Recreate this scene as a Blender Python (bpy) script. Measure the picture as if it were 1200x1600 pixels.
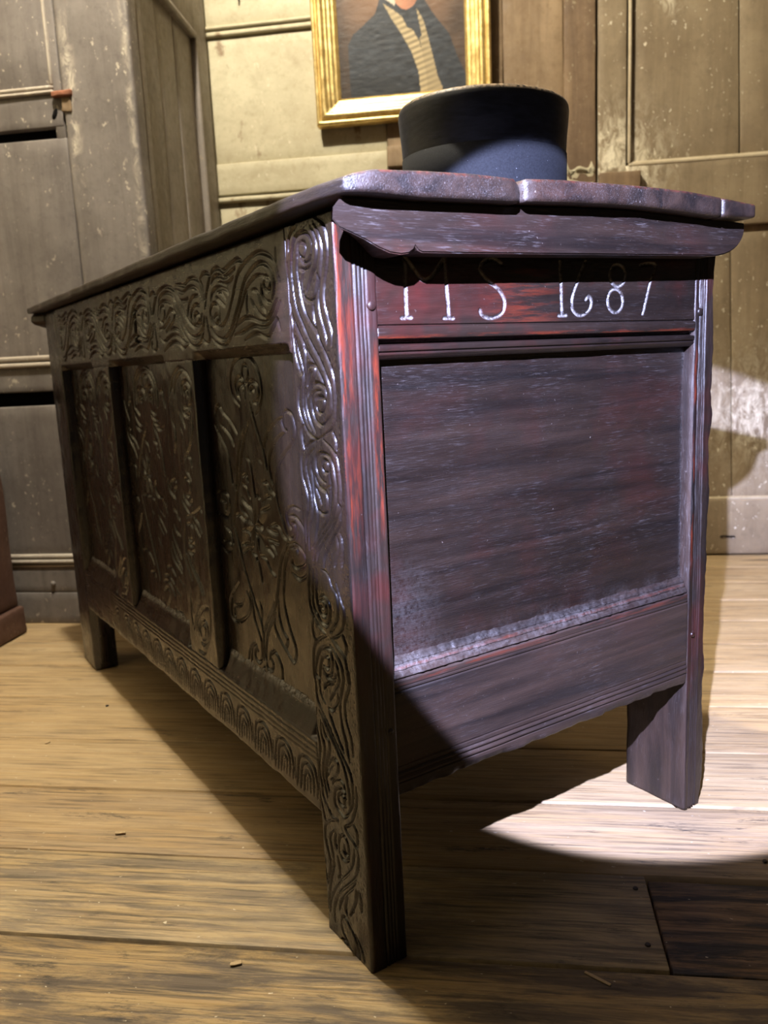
import bpy, bmesh, math, random
import numpy as np
from mathutils import Matrix, Vector

for o in list(bpy.data.objects):
    bpy.data.objects.remove(o)
scene = bpy.context.scene
col = scene.collection

# ------------------------------------------------------------------ camera
CAM_R = ((0.83240059, -0.55229794, -0.04556576), (-0.1371159, -0.12559204, -0.98256087), (0.53694365, 0.82413204, -0.18027172))
CAM_C = (-0.35054368, -0.59596841, 0.57774676)
cam_data = bpy.data.cameras.new('camera')
cam = bpy.data.objects.new('camera', cam_data)
col.objects.link(cam)
_r, _d, _f = CAM_R
cam.matrix_world = Matrix(((_r[0], -_d[0], -_f[0], CAM_C[0]), (_r[1], -_d[1], -_f[1], CAM_C[1]), (_r[2], -_d[2], -_f[2], CAM_C[2]), (0, 0, 0, 1)))
cam_data.sensor_fit = 'HORIZONTAL'
cam_data.sensor_width = 36.0
cam_data.lens = 1273.68 / 1200 * 36.0
cam_data.clip_start = 0.02
cam_data.dof.use_dof = True
cam_data.dof.focus_distance = 0.82
cam_data.dof.aperture_fstop = 11.0
scene.camera = cam

# ------------------------------------------------------------------ light
world = bpy.data.worlds.new('world')
scene.world = world
world.use_nodes = True
world.node_tree.nodes['Background'].inputs['Color'].default_value = (1.0, 0.93, 0.82, 1)
world.node_tree.nodes['Background'].inputs['Strength'].default_value = 0.02

# warm bulb hanging from the ceiling above the far front corner of the coffer
bulb = bpy.data.lights.new('ceiling_bulb', 'POINT')
bulb.energy = 220
bulb.color = (1.0, 0.915, 0.76)
bulb.shadow_soft_size = 0.035
bulb_o = bpy.data.objects.new('ceiling_bulb', bulb)
bulb_o.location = (-0.080, 0.640, 2.45)
col.objects.link(bulb_o)

# hand torch held up beside the photographer: hard-edged cool beam
torch = bpy.data.lights.new('torch_beam', 'SPOT')
torch.energy = 600
torch.color = (0.56, 0.61, 1.0)
torch.shadow_soft_size = 0.006
torch.spot_size = math.radians(36.8)
torch.spot_blend = 0.06
torch_o = bpy.data.objects.new('torch_beam', torch)
torch_o.location = (-0.4283, -0.597, 1.0261)
torch_o.rotation_euler = Vector((0.6823, 0.5481, -0.4837)).to_track_quat('-Z', 'Y').to_euler()
col.objects.link(torch_o)

scene.view_settings.view_transform = 'Standard'
scene.view_settings.look = 'None'
scene.view_settings.exposure = 0.0
scene.view_settings.gamma = 1.0
scene.view_settings.use_curve_mapping = False

# ------------------------------------------------------------------ helpers
rng = np.random.default_rng(7)
TH = math.radians(41.5)
E_ = np.array([math.cos(TH), -math.sin(TH), 0.0])    # along the back wall, to the right
N_ = np.array([math.sin(TH), math.cos(TH), 0.0])     # towards the back wall
Z_ = np.array([0.0, 0.0, 1.0])
ROOM_ROT = -TH


def uvz(u, v, z=0.0):
    return u * E_ + v * N_ + z * Z_


_tab = np.random.default_rng(3).random((32, 32, 32)) * 2 - 1


def vnoise(p, freq=1.0, seed=0):
    p = np.asarray(p, float) * freq + seed * 7.31
    i = np.floor(p).astype(int)
    f = p - i
    f = f * f * (3 - 2 * f)
    r = 0
    for dx in (0, 1):
        wx = f[..., 0] if dx else 1 - f[..., 0]
        for dy in (0, 1):
            wy = f[..., 1] if dy else 1 - f[..., 1]
            for dz in (0, 1):
                wz = f[..., 2] if dz else 1 - f[..., 2]
                r = r + wx * wy * wz * _tab[(i[..., 0] + dx) % 32, (i[..., 1] + dy) % 32, (i[..., 2] + dz) % 32]
    return r


def fbm(p, freq, seed=0, octv=3):
    r = 0
    a = 1.0
    for k in range(octv):
        r = r + a * vnoise(p, freq * 2 ** k, seed + k)
        a *= 0.5
    return r


def link(name, mesh, m=None, parent=None, smooth=True):
    o = bpy.data.objects.new(name, mesh)
    col.objects.link(o)
    if m is not None:
        if len(mesh.materials) == 0:
            mesh.materials.append(m)
    if smooth and len(mesh.polygons):
        mesh.polygons.foreach_set('use_smooth', [True] * len(mesh.polygons))
    if parent is not None:
        o.parent = parent
        o.matrix_parent_inverse = Matrix.Identity(4)
        b = parent
        off = Vector((0, 0, 0))
        while b is not None:
            off += b.location
            b = b.parent
        o.location = -off
    return o


def mesh_np(name, verts, faces):
    me = bpy.data.meshes.new(name)
    verts = np.asarray(verts, float)
    if isinstance(faces, np.ndarray):
        nf = len(faces)
        k = faces.shape[1]
        me.vertices.add(len(verts))
        me.vertices.foreach_set('co', verts.ravel())
        me.loops.add(nf * k)
        me.loops.foreach_set('vertex_index', faces.ravel().astype(np.int32))
        me.polygons.add(nf)
        me.polygons.foreach_set('loop_start', np.arange(0, nf * k, k, dtype=np.int32))
        me.update(calc_edges=True)
        me.validate()
    else:
        me.from_pydata(verts.tolist(), [], faces)
        me.update()
    return me


def set_attr(me, name, values):
    a = me.attributes.new(name, 'FLOAT', 'POINT')
    v = np.zeros(len(me.vertices))
    v[:len(values)] = values
    a.data.foreach_set('value', v)


def empty(name, loc, label=None, cat=None, group=None, kind=None, rz=0.0):
    o = bpy.data.objects.new(name, None)
    o.empty_display_size = 0.05
    o.location = loc
    o.rotation_euler = (0, 0, rz)
    col.objects.link(o)
    tag(o, label, cat, group, kind)
    return o


def tag(o, label=None, cat=None, group=None, kind=None):
    if label:
        o['label'] = label
    if cat:
        o['category'] = cat
    if group:
        o['group'] = group
    if kind:
        o['kind'] = kind
    return o


# lattice box with rounded, uneven edges; corners given in world axes or in the room axes
def rbox_mesh(name, lo, hi, seg, r=0.003, amp=0.0, freq=20.0, seed=0, warp=None):
    lo = np.array(lo, float)
    hi = np.array(hi, float)
    n = [max(1, int(s)) for s in seg]
    idx = {}
    co = []

    def vid(i, j, k):
        key = (i, j, k)
        if key not in idx:
            idx[key] = len(co)
            co.append(key)
        return idx[key]
    faces = []
    for (a, b, c) in ((0, 1, 2), (1, 2, 0), (2, 0, 1)):
        for side in (0, n[c]):
            for i in range(n[a]):
                for j in range(n[b]):
                    q = []
                    for (di, dj) in ((0, 0), (1, 0), (1, 1), (0, 1)):
                        t = [0, 0, 0]
                        t[a] = i + di
                        t[b] = j + dj
                        t[c] = side
                        q.append(vid(*t))
                    if side == 0:
                        q.reverse()
                    faces.append(q)
    co = np.array(co, float)
    # edge loops hug the corners so the rounding stays tight
    P = np.zeros_like(co)
    for a in range(3):
        L = hi[a] - lo[a]
        rr = min(r, L * 0.45)
        if n[a] >= 4:
            t = co[:, a]
            inner = lo[a] + rr + (t - 1) / (n[a] - 2) * (L - 2 * rr)
            P[:, a] = np.where(t < 0.5, lo[a], np.where(t > n[a] - 0.5, hi[a], inner))
        else:
            P[:, a] = lo[a] + co[:, a] / n[a] * L
    rv = np.minimum(r, (hi - lo) * 0.45)
    inner = np.clip(P, lo + rv, hi - rv)
    d = P - inner
    ln = np.linalg.norm(d / rv, axis=1, keepdims=True)
    Q = np.where(ln > 1e-6, inner + d / np.maximum(ln, 1e-6) * np.minimum(ln, 1.0), P)
    if amp:
        nn = np.stack([fbm(Q, freq, seed), fbm(Q, freq, seed + 11), fbm(Q, freq, seed + 23)], 1)
        Q = Q + nn * amp
    if warp is not None:
        Q = warp(Q)
    return mesh_np(name, Q, np.array(faces))


def board(name, lo, hi, m, parent=None, seg=(4, 4, 4), r=0.003, amp=0.0, freq=20.0, seed=0, warp=None):
    return link(name, rbox_mesh(name, lo, hi, seg, r, amp, freq, seed, warp), m, parent)


def to_room(Q):
    return Q[:, :1] * E_ + Q[:, 1:2] * N_ + Q[:, 2:3] * Z_


def rboard(name, u, v, z, m, parent=None, seg=(4, 4, 4), r=0.003, amp=0.0, freq=20.0, seed=0, warp=None):
    w = (lambda Q: to_room(warp(Q))) if warp else to_room
    return board(name, (u[0], v[0], z[0]), (u[1], v[1], z[1]), m, parent, seg, r, amp, freq, seed, w)


# carved board: a height field over a rectangle, closed with sides and a back
def hf_mesh(name, org, a, b, nrm, W, H, T, nw, nh, h, rc=0.0012, cut=None):
    org, a, b, nrm = [np.array(q, float) for q in (org, a, b, nrm)]
    u = np.linspace(0, W, nw + 1)
    v = np.linspace(0, H, nh + 1)
    UU, VV = np.meshgrid(u, v)
    hh = np.array(h, float)
    if rc:
        e = np.minimum(np.minimum(UU, W - UU), np.minimum(VV, H - VV))
        k = 3 * rc
        hh = hh - rc * np.clip(1 - e / k, 0, 1) ** 2
    P = org + UU[..., None] * a + VV[..., None] * b + hh[..., None] * nrm
    nv = (nw + 1) * (nh + 1)
    ids = np.arange(nv).reshape(nh + 1, nw + 1)
    f = np.stack([ids[:-1, :-1], ids[:-1, 1:], ids[1:, 1:], ids[1:, :-1]], -1).reshape(-1, 4)
    rim = np.concatenate([ids[0, :], ids[1:, -1], ids[-1, -2::-1], ids[-2:0:-1, 0]])
    RU = UU.ravel()[rim]
    RV = VV.ravel()[rim]
    back = org + RU[:, None] * a + RV[:, None] * b - T * nrm
    bi = nv + np.arange(len(rim))
    nx = np.roll(np.arange(len(rim)), -1)
    side = np.stack([rim, bi, bi[nx], rim[nx]], -1)
    f = np.concatenate([f, side])
    c = len(back) + nv
    cen = org + a * W / 2 + b * H / 2 - T * nrm
    V = np.concatenate([P.reshape(-1, 3), back, cen[None]])
    fan = np.stack([bi, np.full(len(bi), c), np.full(len(bi), c), bi[nx]], -1)
    if np.dot(np.cross(a, b), nrm) < 0:
        f = f[:, ::-1]
        fan = fan[:, ::-1]
    faces = f.tolist() + [[q[0], q[1], q[3]] if q[1] == q[2] else [q[0], q[1], q[3]] for q in fan.tolist()]
    me = bpy.data.meshes.new(name)
    me.from_pydata(V.tolist(), [], faces)
    me.update()
    return me


CURVES = {}


def curves_of(key):
    return [[(float(p.split(',')[0]) * 1e-4, float(p.split(',')[1]) * 1e-4) for p in l.split()] for l in CURVES[key].split('|')]


def smooth_line(pts, sub=4):
    p = np.array(pts, float)
    if len(p) < 3:
        return p
    q = np.vstack([2 * p[0] - p[1], p, 2 * p[-1] - p[-2]])
    out = []
    for i in range(1, len(q) - 2):
        for s in range(sub):
            t = s / sub
            out.append(0.5 * ((2 * q[i]) + (-q[i - 1] + q[i + 1]) * t + (2 * q[i - 1] - 5 * q[i] + 4 * q[i + 1] - q[i + 2]) * t * t
                              + (-q[i - 1] + 3 * q[i] - 3 * q[i + 1] + q[i + 2]) * t ** 3))
    out.append(p[-1])
    return np.array(out)


def groove_field(A, B, lines, width, depth, taper=True):
    """gouge-cut depth over grids A (first coordinate) and B (second)"""
    a0, b0 = A[0, 0], B[0, 0]
    da = A[0, 1] - A[0, 0]
    db = B[1, 0] - B[0, 0]
    nh, nw = A.shape
    D = np.zeros_like(A)
    for ln in lines:
        p = smooth_line(ln)
        n = len(p)
        for i in range(n - 1):
            (x0, y0), (x1, y1) = p[i], p[i + 1]
            t0 = min(i, n - 1 - i) / max(1, n * 0.14)
            k = min(1.0, 0.55 + 0.45 * t0) if taper else 1.0
            w = width * k
            xs = sorted(((min(x0, x1) - w - a0) / da, (max(x0, x1) + w - a0) / da))
            ys = sorted(((min(y0, y1) - w - b0) / db, (max(y0, y1) + w - b0) / db))
            i0, i1 = max(0, int(xs[0])), min(nw, int(xs[1]) + 2)
            j0, j1 = max(0, int(ys[0])), min(nh, int(ys[1]) + 2)
            if i0 >= i1 or j0 >= j1:
                continue
            a_, b_ = A[j0:j1, i0:i1], B[j0:j1, i0:i1]
            dx, dy = x1 - x0, y1 - y0
            L2 = dx * dx + dy * dy + 1e-16
            t = np.clip(((a_ - x0) * dx + (b_ - y0) * dy) / L2, 0, 1)
            d = np.hypot(a_ - x0 - t * dx, b_ - y0 - t * dy) / w
            g = depth * k * np.where(d < 1, (1 - d) * (1 + 0.6 * d), 0)
            D[j0:j1, i0:i1] = np.maximum(D[j0:j1, i0:i1], g)
    return D


# ------------------------------------------------------------------ materials
class G:
    def __init__(self, name):
        self.m = bpy.data.materials.new(name)
        self.m.use_nodes = True
        self.t = self.m.node_tree
        self.b = self.t.nodes['Principled BSDF']
        self.co = self.n('ShaderNodeTexCoord').outputs['Object']

    def n(self, typ, **kw):
        x = self.t.nodes.new(typ)
        for k, v in kw.items():
            setattr(x, k, v)
        return x

    def put(self, sock, val):
        if hasattr(val, 'links') or isinstance(val, bpy.types.NodeSocket):
            self.t.links.new(val, sock)
        elif isinstance(val, (tuple, list)) and len(val) == 3 and sock.type == 'RGBA':
            sock.default_value = (*val, 1)
        else:
            sock.default_value = val

    def mp(self, scale=(1, 1, 1), loc=(0, 0, 0), rot=(0, 0, 0), src=None):
        x = self.n('ShaderNodeMapping')
        self.put(x.inputs['Vector'], src or self.co)
        x.inputs['Scale'].default_value = scale
        x.inputs['Location'].default_value = loc
        x.inputs['Rotation'].default_value = rot
        return x.outputs['Vector']

    def noise(self, vec, scale, detail=4, rough=0.55, dist=0.0):
        x = self.n('ShaderNodeTexNoise')
        self.put(x.inputs['Vector'], vec)
        x.inputs['Scale'].default_value = scale
        x.inputs['Detail'].default_value = detail
        x.inputs['Roughness'].default_value = rough
        x.inputs['Distortion'].default_value = dist
        return x.outputs['Fac']

    def wave(self, vec, scale, dist=4, detail=2, dscale=1.0, axis='Y'):
        x = self.n('ShaderNodeTexWave', wave_type='BANDS', bands_direction=axis)
        self.put(x.inputs['Vector'], vec)
        x.inputs['Scale'].default_value = scale
        x.inputs['Distortion'].default_value = dist
        x.inputs['Detail'].default_value = detail
        x.inputs['Detail Scale'].default_value = dscale
        return x.outputs['Fac']

    def rng(self, fac, lo, hi, a=0.0, b=1.0):
        x = self.n('ShaderNodeMapRange')
        self.put(x.inputs['Value'], fac)
        x.inputs['From Min'].default_value = lo
        x.inputs['From Max'].default_value = hi
        x.inputs['To Min'].default_value = a
        x.inputs['To Max'].default_value = b
        return x.outputs['Result']

    def mix(self, fac, a, b):
        x = self.n('ShaderNodeMix', data_type='RGBA')
        self.put(x.inputs[0], fac)
        self.put(x.inputs[6], a)
        self.put(x.inputs[7], b)
        return x.outputs[2]

    def math(self, op, a, b=0.0):
        x = self.n('ShaderNodeMath', operation=op)
        self.put(x.inputs[0], a)
        self.put(x.inputs[1], b)
        return x.outputs[0]

    def attr(self, name):
        x = self.n('ShaderNodeAttribute')
        x.attribute_name = name
        return x.outputs['Fac']

    def bump(self, h, strength=0.3, dist=0.002):
        x = self.n('ShaderNodeBump')
        x.inputs['Strength'].default_value = strength
        x.inputs['Distance'].default_value = dist
        self.put(x.inputs['Height'], h)
        self.put(self.b.inputs['Normal'], x.outputs['Normal'])

    def out(self, color, rough=0.5, spec=0.5, coat=0.0):
        self.put(self.b.inputs['Base Color'], color)
        self.put(self.b.inputs['Roughness'], rough)
        self.put(self.b.inputs['Specular IOR Level'], spec)
        if coat:
            self.b.inputs['Coat Weight'].default_value = coat
            self.b.inputs['Coat Roughness'].default_value = 0.25
        return self.m


def stretch(axis, along=3.0, across=40.0):
    s = [across] * 3
    s['xyz'.index(axis)] = along
    return tuple(s)


def oak(name, axis, red=0.5, scuff=0.4, rough=0.36, seed=0.0, dark=1.0, bump=0.30, spec=0.5, sc_k=1.0):
    """old waxed oak, near black brown with red showing through"""
    g = G(name)
    v = g.mp(stretch(axis, 3, 42), (seed, seed * 1.7, seed * 0.6))
    grain = g.noise(v, 1.0, 6, 0.62, 0.6)
    fine = g.noise(g.mp(stretch(axis, 55, 800), (seed, 0, seed)), 1.0, 4, 0.65, 0.5)
    big = g.noise(g.mp((1, 1, 1), (seed * 3, 0, 1)), 7.0, 4, 0.6)
    c = g.mix(g.rng(grain, 0.35, 0.68), (0.010 * dark, 0.0070 * dark, 0.0062 * dark), (0.034 * dark, 0.0205 * dark, 0.0150 * dark))
    rmask = g.math('MULTIPLY', g.rng(big, 0.50, 0.70), g.rng(grain, 0.30, 0.62))
    c = g.mix(g.math('MULTIPLY', rmask, red), c, (0.060, 0.0075, 0.006))
    # wax bloom and scratches caught in the open grain
    sc = g.math('MULTIPLY', g.rng(fine, 0.54, 0.72), g.rng(g.noise(g.mp((1, 1, 1), (0, seed, 4)), 11.0, 4, 0.7), 0.44, 0.68))
    c = g.mix(g.math('MULTIPLY', sc, scuff), c, (0.075 * sc_k, 0.066 * sc_k, 0.066 * sc_k))
    speck = g.rng(g.noise(g.mp((1, 1, 1), (seed, 2, 0)), 300.0, 3, 0.6), 0.70, 0.76)
    c = g.mix(g.math('MULTIPLY', speck, scuff), c, (0.17, 0.14, 0.125))
    # rubbed-through edges and pale filling, painted where the thing has them
    wr = g.math('MULTIPLY', g.attr('wear'), g.rng(g.noise(g.mp(stretch(axis, 14, 150)), 1.0, 5, 0.7), 0.46, 0.60))
    c = g.mix(wr, c, (0.17, 0.024, 0.008))
    ch = g.math('MULTIPLY', g.attr('chalk'), g.rng(g.noise(g.mp((1, 1, 1)), 260.0, 5, 0.7), 0.36, 0.60))
    c = g.mix(ch, c, (0.185, 0.175, 0.170))
    rg = g.rng(g.noise(g.mp(stretch(axis, 8, 60), (0, 0, seed)), 1.0, 4, 0.7), 0.3, 0.75, rough - 0.07, rough + 0.16)
    g.bump(g.math('ADD', g.math('MULTIPLY', fine, 0.8), grain), bump, 0.0016)
    return g.out(c, rg, spec)
CURVES["stile"] = """307,7013 209,6968 147,6926 108,6857 93,6761 95,6685 118,6606 147,6526 177,6452 191,6388 194,6310 176,6223 138,6142 107,6068 101,6002 115,5937|313,6969 246,6891 202,6808 191,6724 207,6649 230,6574 261,6493 287,6397 303,6319 294,6226 257,6130 212,6041 201,5994 195,5954|366,6939 317,6876 284,6807 273,6734 289,6659 325,6598 389,6540 440,6478 492,6417|607,6990 703,6948 758,6888 783,6824 790,6777|489,6820 584,6830 608,6786 624,6701 643,6622 640,6533 617,6428 592,6337 545,6238 468,6150 365,6056 342,6007 269,5916 197,5820 138,5738 108,5644 104,5530 112,5428 138,5312 203,5227 345,5165 451,5131|366,6721 350,6784 390,6861 470,6906 558,6912 636,6884 692,6811 729,6714 751,6621 751,6510 735,6405 704,6298 642,6189 566,6081 527,6037 438,5930 337,5817 251,5713 198,5631 174,5543 176,5461 192,5386 241,5322 363,5255 461,5287 519,5357 531,5435 515,5506 442,5556 355,5556|819,6691 826,6588 825,6483 825,6378 802,6264 740,6147 662,6044 558,5914 454,5806 358,5708 290,5618 262,5529 273,5467|584,6830 539,6833 490,6817 474,6768 497,6711 528,6696 577,6715 595,6751|560,6679 504,6653 430,6663 383,6697|598,6617 512,6597 422,6616 388,6658|521,6581 567,6519 583,6452 557,6375 459,6329 370,6352 327,6414 297,6484 297,6536|395,6327 406,6241 395,6152 363,6069|732,7016 607,6986|852,6359 833,6266 799,6172 795,6094|797,6136 807,6066 792,5951 774,5850 731,5770 685,5705|755,6042 728,5956 701,5869 666,5790 654,5712 656,5634 672,5576 691,5490 690,5381 642,5281 561,5205|620,5958 590,5901 593,5824 611,5747 624,5705 647,5648|447,5457 427,5496 368,5507 306,5491 294,5446 317,5397 372,5361 427,5380 451,5422 447,5457|638,5598 603,5690 563,5767 515,5790 443,5775 427,5730 457,5667 524,5605 570,5541 582,5505|508,5731 554,5661 584,5605|545,5562 479,5612 418,5629 348,5615 287,5584 264,5543|693,5648 752,5562 787,5474 783,5394 734,5293 639,5187 525,5134 451,5131|618,5576 632,5476 622,5376 567,5276 487,5193|732,5249 758,5174 754,5085 733,5005|708,5021 622,5085 497,5121|210,5227 161,5174 133,5113 129,5030|405,4904 371,4946 314,4940 299,4891 326,4839 376,4842 408,4882|352,4743 437,4764 497,4817 518,4888 502,4962 437,5006 335,5006 254,4972 205,4906 180,4823 169,4733 180,4632 214,4521 275,4419 389,4307 521,4197 626,4097 687,3978|286,4942 280,4871 278,4800 275,4750 272,4665 291,4562 323,4471 376,4390 479,4294 581,4203 688,4094|363,5135 242,5072 164,5021 128,4974 104,4886 95,4782 93,4677 111,4569 123,4461 151,4393 279,4258 379,4145 449,4051 475,3955|169,4605 141,4551 170,4476 250,4386 348,4284 462,4192 566,4084 608,3992|537,5039 634,4989 689,4926 701,4836 682,4741 655,4654 636,4558 632,4468 667,4381 718,4289 747,4185 747,4069|748,5011 791,4926 798,4821 786,4731 742,4644 714,4557 728,4456 781,4350 802,4254 802,4138|572,4942 612,4866 601,4771 597,4682 593,4600 558,4515 536,4443 548,4352 591,4247 632,4165|552,4797 516,4727 447,4683 376,4661 340,4599 341,4527 378,4464 460,4453 545,4494|559,4686 513,4631 449,4543|366,4684 297,4720|207,4269 195,4183 226,4090 280,3992|146,4314 120,4232 123,4137 150,4016|525,3916 452,3899 398,3857 361,3788 295,3734 266,3665 262,3576 295,3477 362,3399 428,3335|589,3648 524,3673 453,3639 414,3586 416,3509 439,3441 498,3380 589,3388 645,3438 672,3479|610,3600 546,3618 489,3584 481,3524 518,3469 579,3470 613,3509 586,3547 541,3533|269,3837 214,3692 164,3629 152,3542 184,3444 265,3354 389,3287|766,3917 788,3755 795,3634 793,3531 756,3444 714,3398 627,3331 524,3295|699,3890 714,3770 721,3650 719,3540 689,3467|626,3904 636,3825 651,3705 642,3589 619,3523|746,3390 775,3294 761,3209 726,3169|510,3278 624,3229 727,3161 780,3065 803,2944 811,2818 789,2733 786,2626 757,2535 701,2471|205,3378 168,3327 140,3258 179,3156|420,3275 336,3235 240,3185 181,3132 156,3040 141,2937 141,2906|459,3202 374,3163 293,3100 242,3029 232,2924 242,2897 284,2774 328,2640 325,2529 294,2413 260,2321 235,2210 208,2116|368,3078 331,3019 317,2944 316,2882 370,2802 472,2688 509,2635|615,2918 543,2875 455,2910 414,3002 419,3087 464,3153 556,3155 656,3100 735,2972 769,2830 703,2777 693,2665 667,2615 610,2569|693,2730 677,2858 637,2992 566,3069 490,3067 481,3006 519,2947 595,2956|588,2886 516,2843 407,2869 369,2936|600,2719 569,2778 442,2826|353,2751 363,2660 474,2542 551,2540|128,3033 126,2919 190,2782 232,2649 223,2534 177,2424 151,2323 142,2199|752,2445 664,2376 580,2290 497,2206 415,2122 348,2042 298,1957 264,1856 246,1749 255,1662|687,2451 600,2382 517,2297 435,2213 353,2139 272,2066 207,1987 174,1887 164,1770|556,2497 488,2414 422,2324 356,2243 304,2174|800,2454 833,2315 814,2203 777,2106 783,1993 823,1865 822,1744 786,1628 767,1515|731,2352 731,2217 687,2115 693,2003 741,1873 755,1755 726,1655 682,1553|693,2332 650,2231 578,2175 590,2069 651,1952 697,1831 679,1709 642,1623|683,1820 622,1930 533,2025 456,2023 432,1967 472,1874 592,1781|525,1953 632,1841 688,1775|565,1742 527,1801 429,1851 356,1833 324,1780 327,1679|312,1611 398,1580 456,1604 466,1659 430,1700 370,1702 344,1663 357,1607|188,1889 185,1776 211,1666 280,1559 363,1482 439,1485 527,1520 549,1604 505,1717 424,1761 349,1753 311,1695|115,1905 113,1785 155,1643 211,1517 294,1427 374,1380|789,1610 782,1525 695,1443 607,1371 496,1381|545,1361 680,1293 773,1195 786,1082 765,985 727,888 715,778 763,643 792,536|838,1474 800,1376 764,1270|539,1274 644,1187 684,1114 663,1019 642,924 657,791 704,657 754,512 806,344 843,175|560,1229 587,1128 565,1043|520,1022 502,1188 432,1257 372,1253 334,1187 329,1087 368,1007 462,983 503,1031|412,1164 403,1100 360,1079 393,1054 436,1083|228,1207 238,1100 279,994 383,860 522,713 653,542 753,375 788,216|166,1239 148,1131 175,998 262,866 414,712 553,571 651,406 703,239 696,151|201,882 304,747 440,609 531,485 575,369|382,1376 319,1330 234,1288 181,1240|215,1482 160,1451 139,1370 164,1257|557,968 535,883 530,789 568,723|226,783 237,673 315,488|165,799 131,699 142,590|814,842 832,697 813,570|558,235 517,323 454,324 383,269 313,206 260,132 227,12|558,235 537,139 466,65 378,12|294,244 224,191 172,118 143,40|618,-22 547,41 486,25 443,-21|433,382 456,458 411,590|181,791 240,636 367,421"""
CURVES["panel3"] = """2482,5377 2627,5449 2682,5576 2652,5724 2548,5848 2355,5909 2156,5908 2002,5825 1915,5714 1878,5586 1900,5457 1962,5366 2058,5298|2442,5451 2534,5513 2554,5618 2447,5696 2353,5648 2349,5535|2473,5492 2483,5576 2410,5618 2367,5576|2222,5546 2209,5617 2105,5647 1992,5606 1960,5516 2024,5426 2108,5424|2174,5535 2130,5576 2075,5546|2323,5812 2353,5720 2319,5628 2255,5637 2201,5728 2248,5810 2323,5812|2283,5617 2314,5452|2196,5413 2108,5220 2020,5030 1931,4851 1896,4710|2428,5114 2562,4958 2668,4755 2710,4605 2775,4413|2257,5215 2418,5030 2531,4841 2628,4612 2758,4358 2860,4120 2929,3984|1457,5290 1643,5217 1819,5110 1919,4994 1931,4922|1457,5290 1487,5232 1434,5157 1382,5154|1457,5290 1430,5329 1342,5351 1244,5315 1196,5223 1200,5120 1308,5010 1471,4913 1595,4815 1688,4647 1715,4472 1670,4325 1585,4200 1519,4078 1438,4040 1343,4104 1329,4206 1414,4204 1422,4153 1480,4195 1498,4293 1434,4361 1324,4389 1202,4370|1372,5150 1554,5083 1700,4997 1797,4891 1840,4766 1824,4652 1791,4574|3210,5285 3151,5353 3046,5366 2962,5291 2834,5229 2690,5125 2608,5064|3077,5154 2920,5082 2797,5000 2729,4927|3242,5136 3110,4995 2966,4857 2882,4717|1443,4280 1314,4287 1218,4231 1146,4163 1132,4116|1304,4060 1271,4145|1509,3977 1354,4002 1234,3962 1160,3905 1147,3848 1238,3782 1369,3747 1428,3787 1422,3829|1448,3946 1339,3965 1303,3920|1443,3682 1300,3639 1144,3720 1096,3779|2579,4496 2477,4473 2416,4381 2371,4348|2636,4335 2539,4279 2416,4239 2369,4212|2678,4252 2613,4170 2513,4139|2562,4585 2452,4611 2412,4544|2034,4570 1939,4569 1861,4474|2206,4426 2164,4383 2114,4383|2113,4245 1986,4282 1909,4318|2202,4158 2175,4097 2124,4040|1998,4069 1883,4043 1744,4043|1896,4110 1775,4137 1688,4114 1609,4043 1525,4015|1993,3952 1876,3939 1737,3940|2058,3845 1967,3818 1878,3780|1953,3906 1863,3878 1801,3825|2654,3951 2546,3956 2462,3912|2818,4098 2730,4121 2630,4078 2523,4082|2705,3681 2587,3735 2420,3785 2383,3847|2430,3728 2332,3700 2327,3657|2202,3723 2079,3723 2017,3658 1955,3594 1865,3569|2715,3771 2574,3805 2440,3816|3394,4273 3257,4347 3054,4334 2987,4238 3041,4116 3142,4044|3252,4230 3106,4224 3123,4140|3407,4069 3231,4044 3085,4040|3198,3918 3059,3880 2989,3797 2972,3741|3474,3757 3371,3664 3174,3601 3041,3683 3114,3753 3267,3729|2903,3949 2820,3800 2746,3605 2664,3458 2605,3343 2543,3241 2444,3056 2338,2920 2309,2790|2928,4811 2877,4646 2854,4480|2287,3664 2255,3559 2228,3420|1557,3949 1695,3770 1805,3502 1882,3306 1917,3233|1497,3908 1611,3733 1663,3531 1691,3423|2415,4813 2345,4776 2289,4663 2267,4505 2239,4379|2089,4816 2023,4779|1939,4569 1834,4497 1770,4463|2072,4345 1963,4421 1845,4424|2333,3987 2244,3913 2216,3786|2606,3235 2555,3072 2530,2916 2445,2797 2385,2697 2378,2583 2399,2460 2488,2399 2573,2445 2557,2533 2490,2540|2511,2569 2558,2604 2676,2548 2754,2418 2755,2260 2666,2141 2540,2097 2386,2075|2652,2530 2679,2379 2622,2240 2479,2140|1945,3256 2010,3153 2159,2983 2257,2846 2313,2739 2324,2598 2345,2476|1893,3289 1999,3067 2153,2872 2243,2700 2283,2540 2266,2487|2185,2522 2147,2601 2040,2654 1952,2600 1885,2497 1896,2347 1986,2227|2157,2541 2092,2480 2156,2392 2255,2397 2272,2450|2237,2356 2255,2246 2218,2164|2332,2398 2403,2282 2369,2175|2330,3169 2297,3063 2344,2938|2901,3279 3107,3104 3217,2995 3233,2843 3175,2758 3028,2764 2812,2859 2650,2992 2626,3126 2691,3217|2792,3113 2896,3006 3078,2953 3114,2847 3091,2816|1935,3171 1976,2984 1911,2868 1785,2770 1658,2696 1573,2666 1492,2765 1498,2881 1569,3001 1640,3133 1687,3271 1689,3483|1844,3300 1849,3114 1778,2968 1676,2887 1737,2783 1721,2732"""
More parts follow.
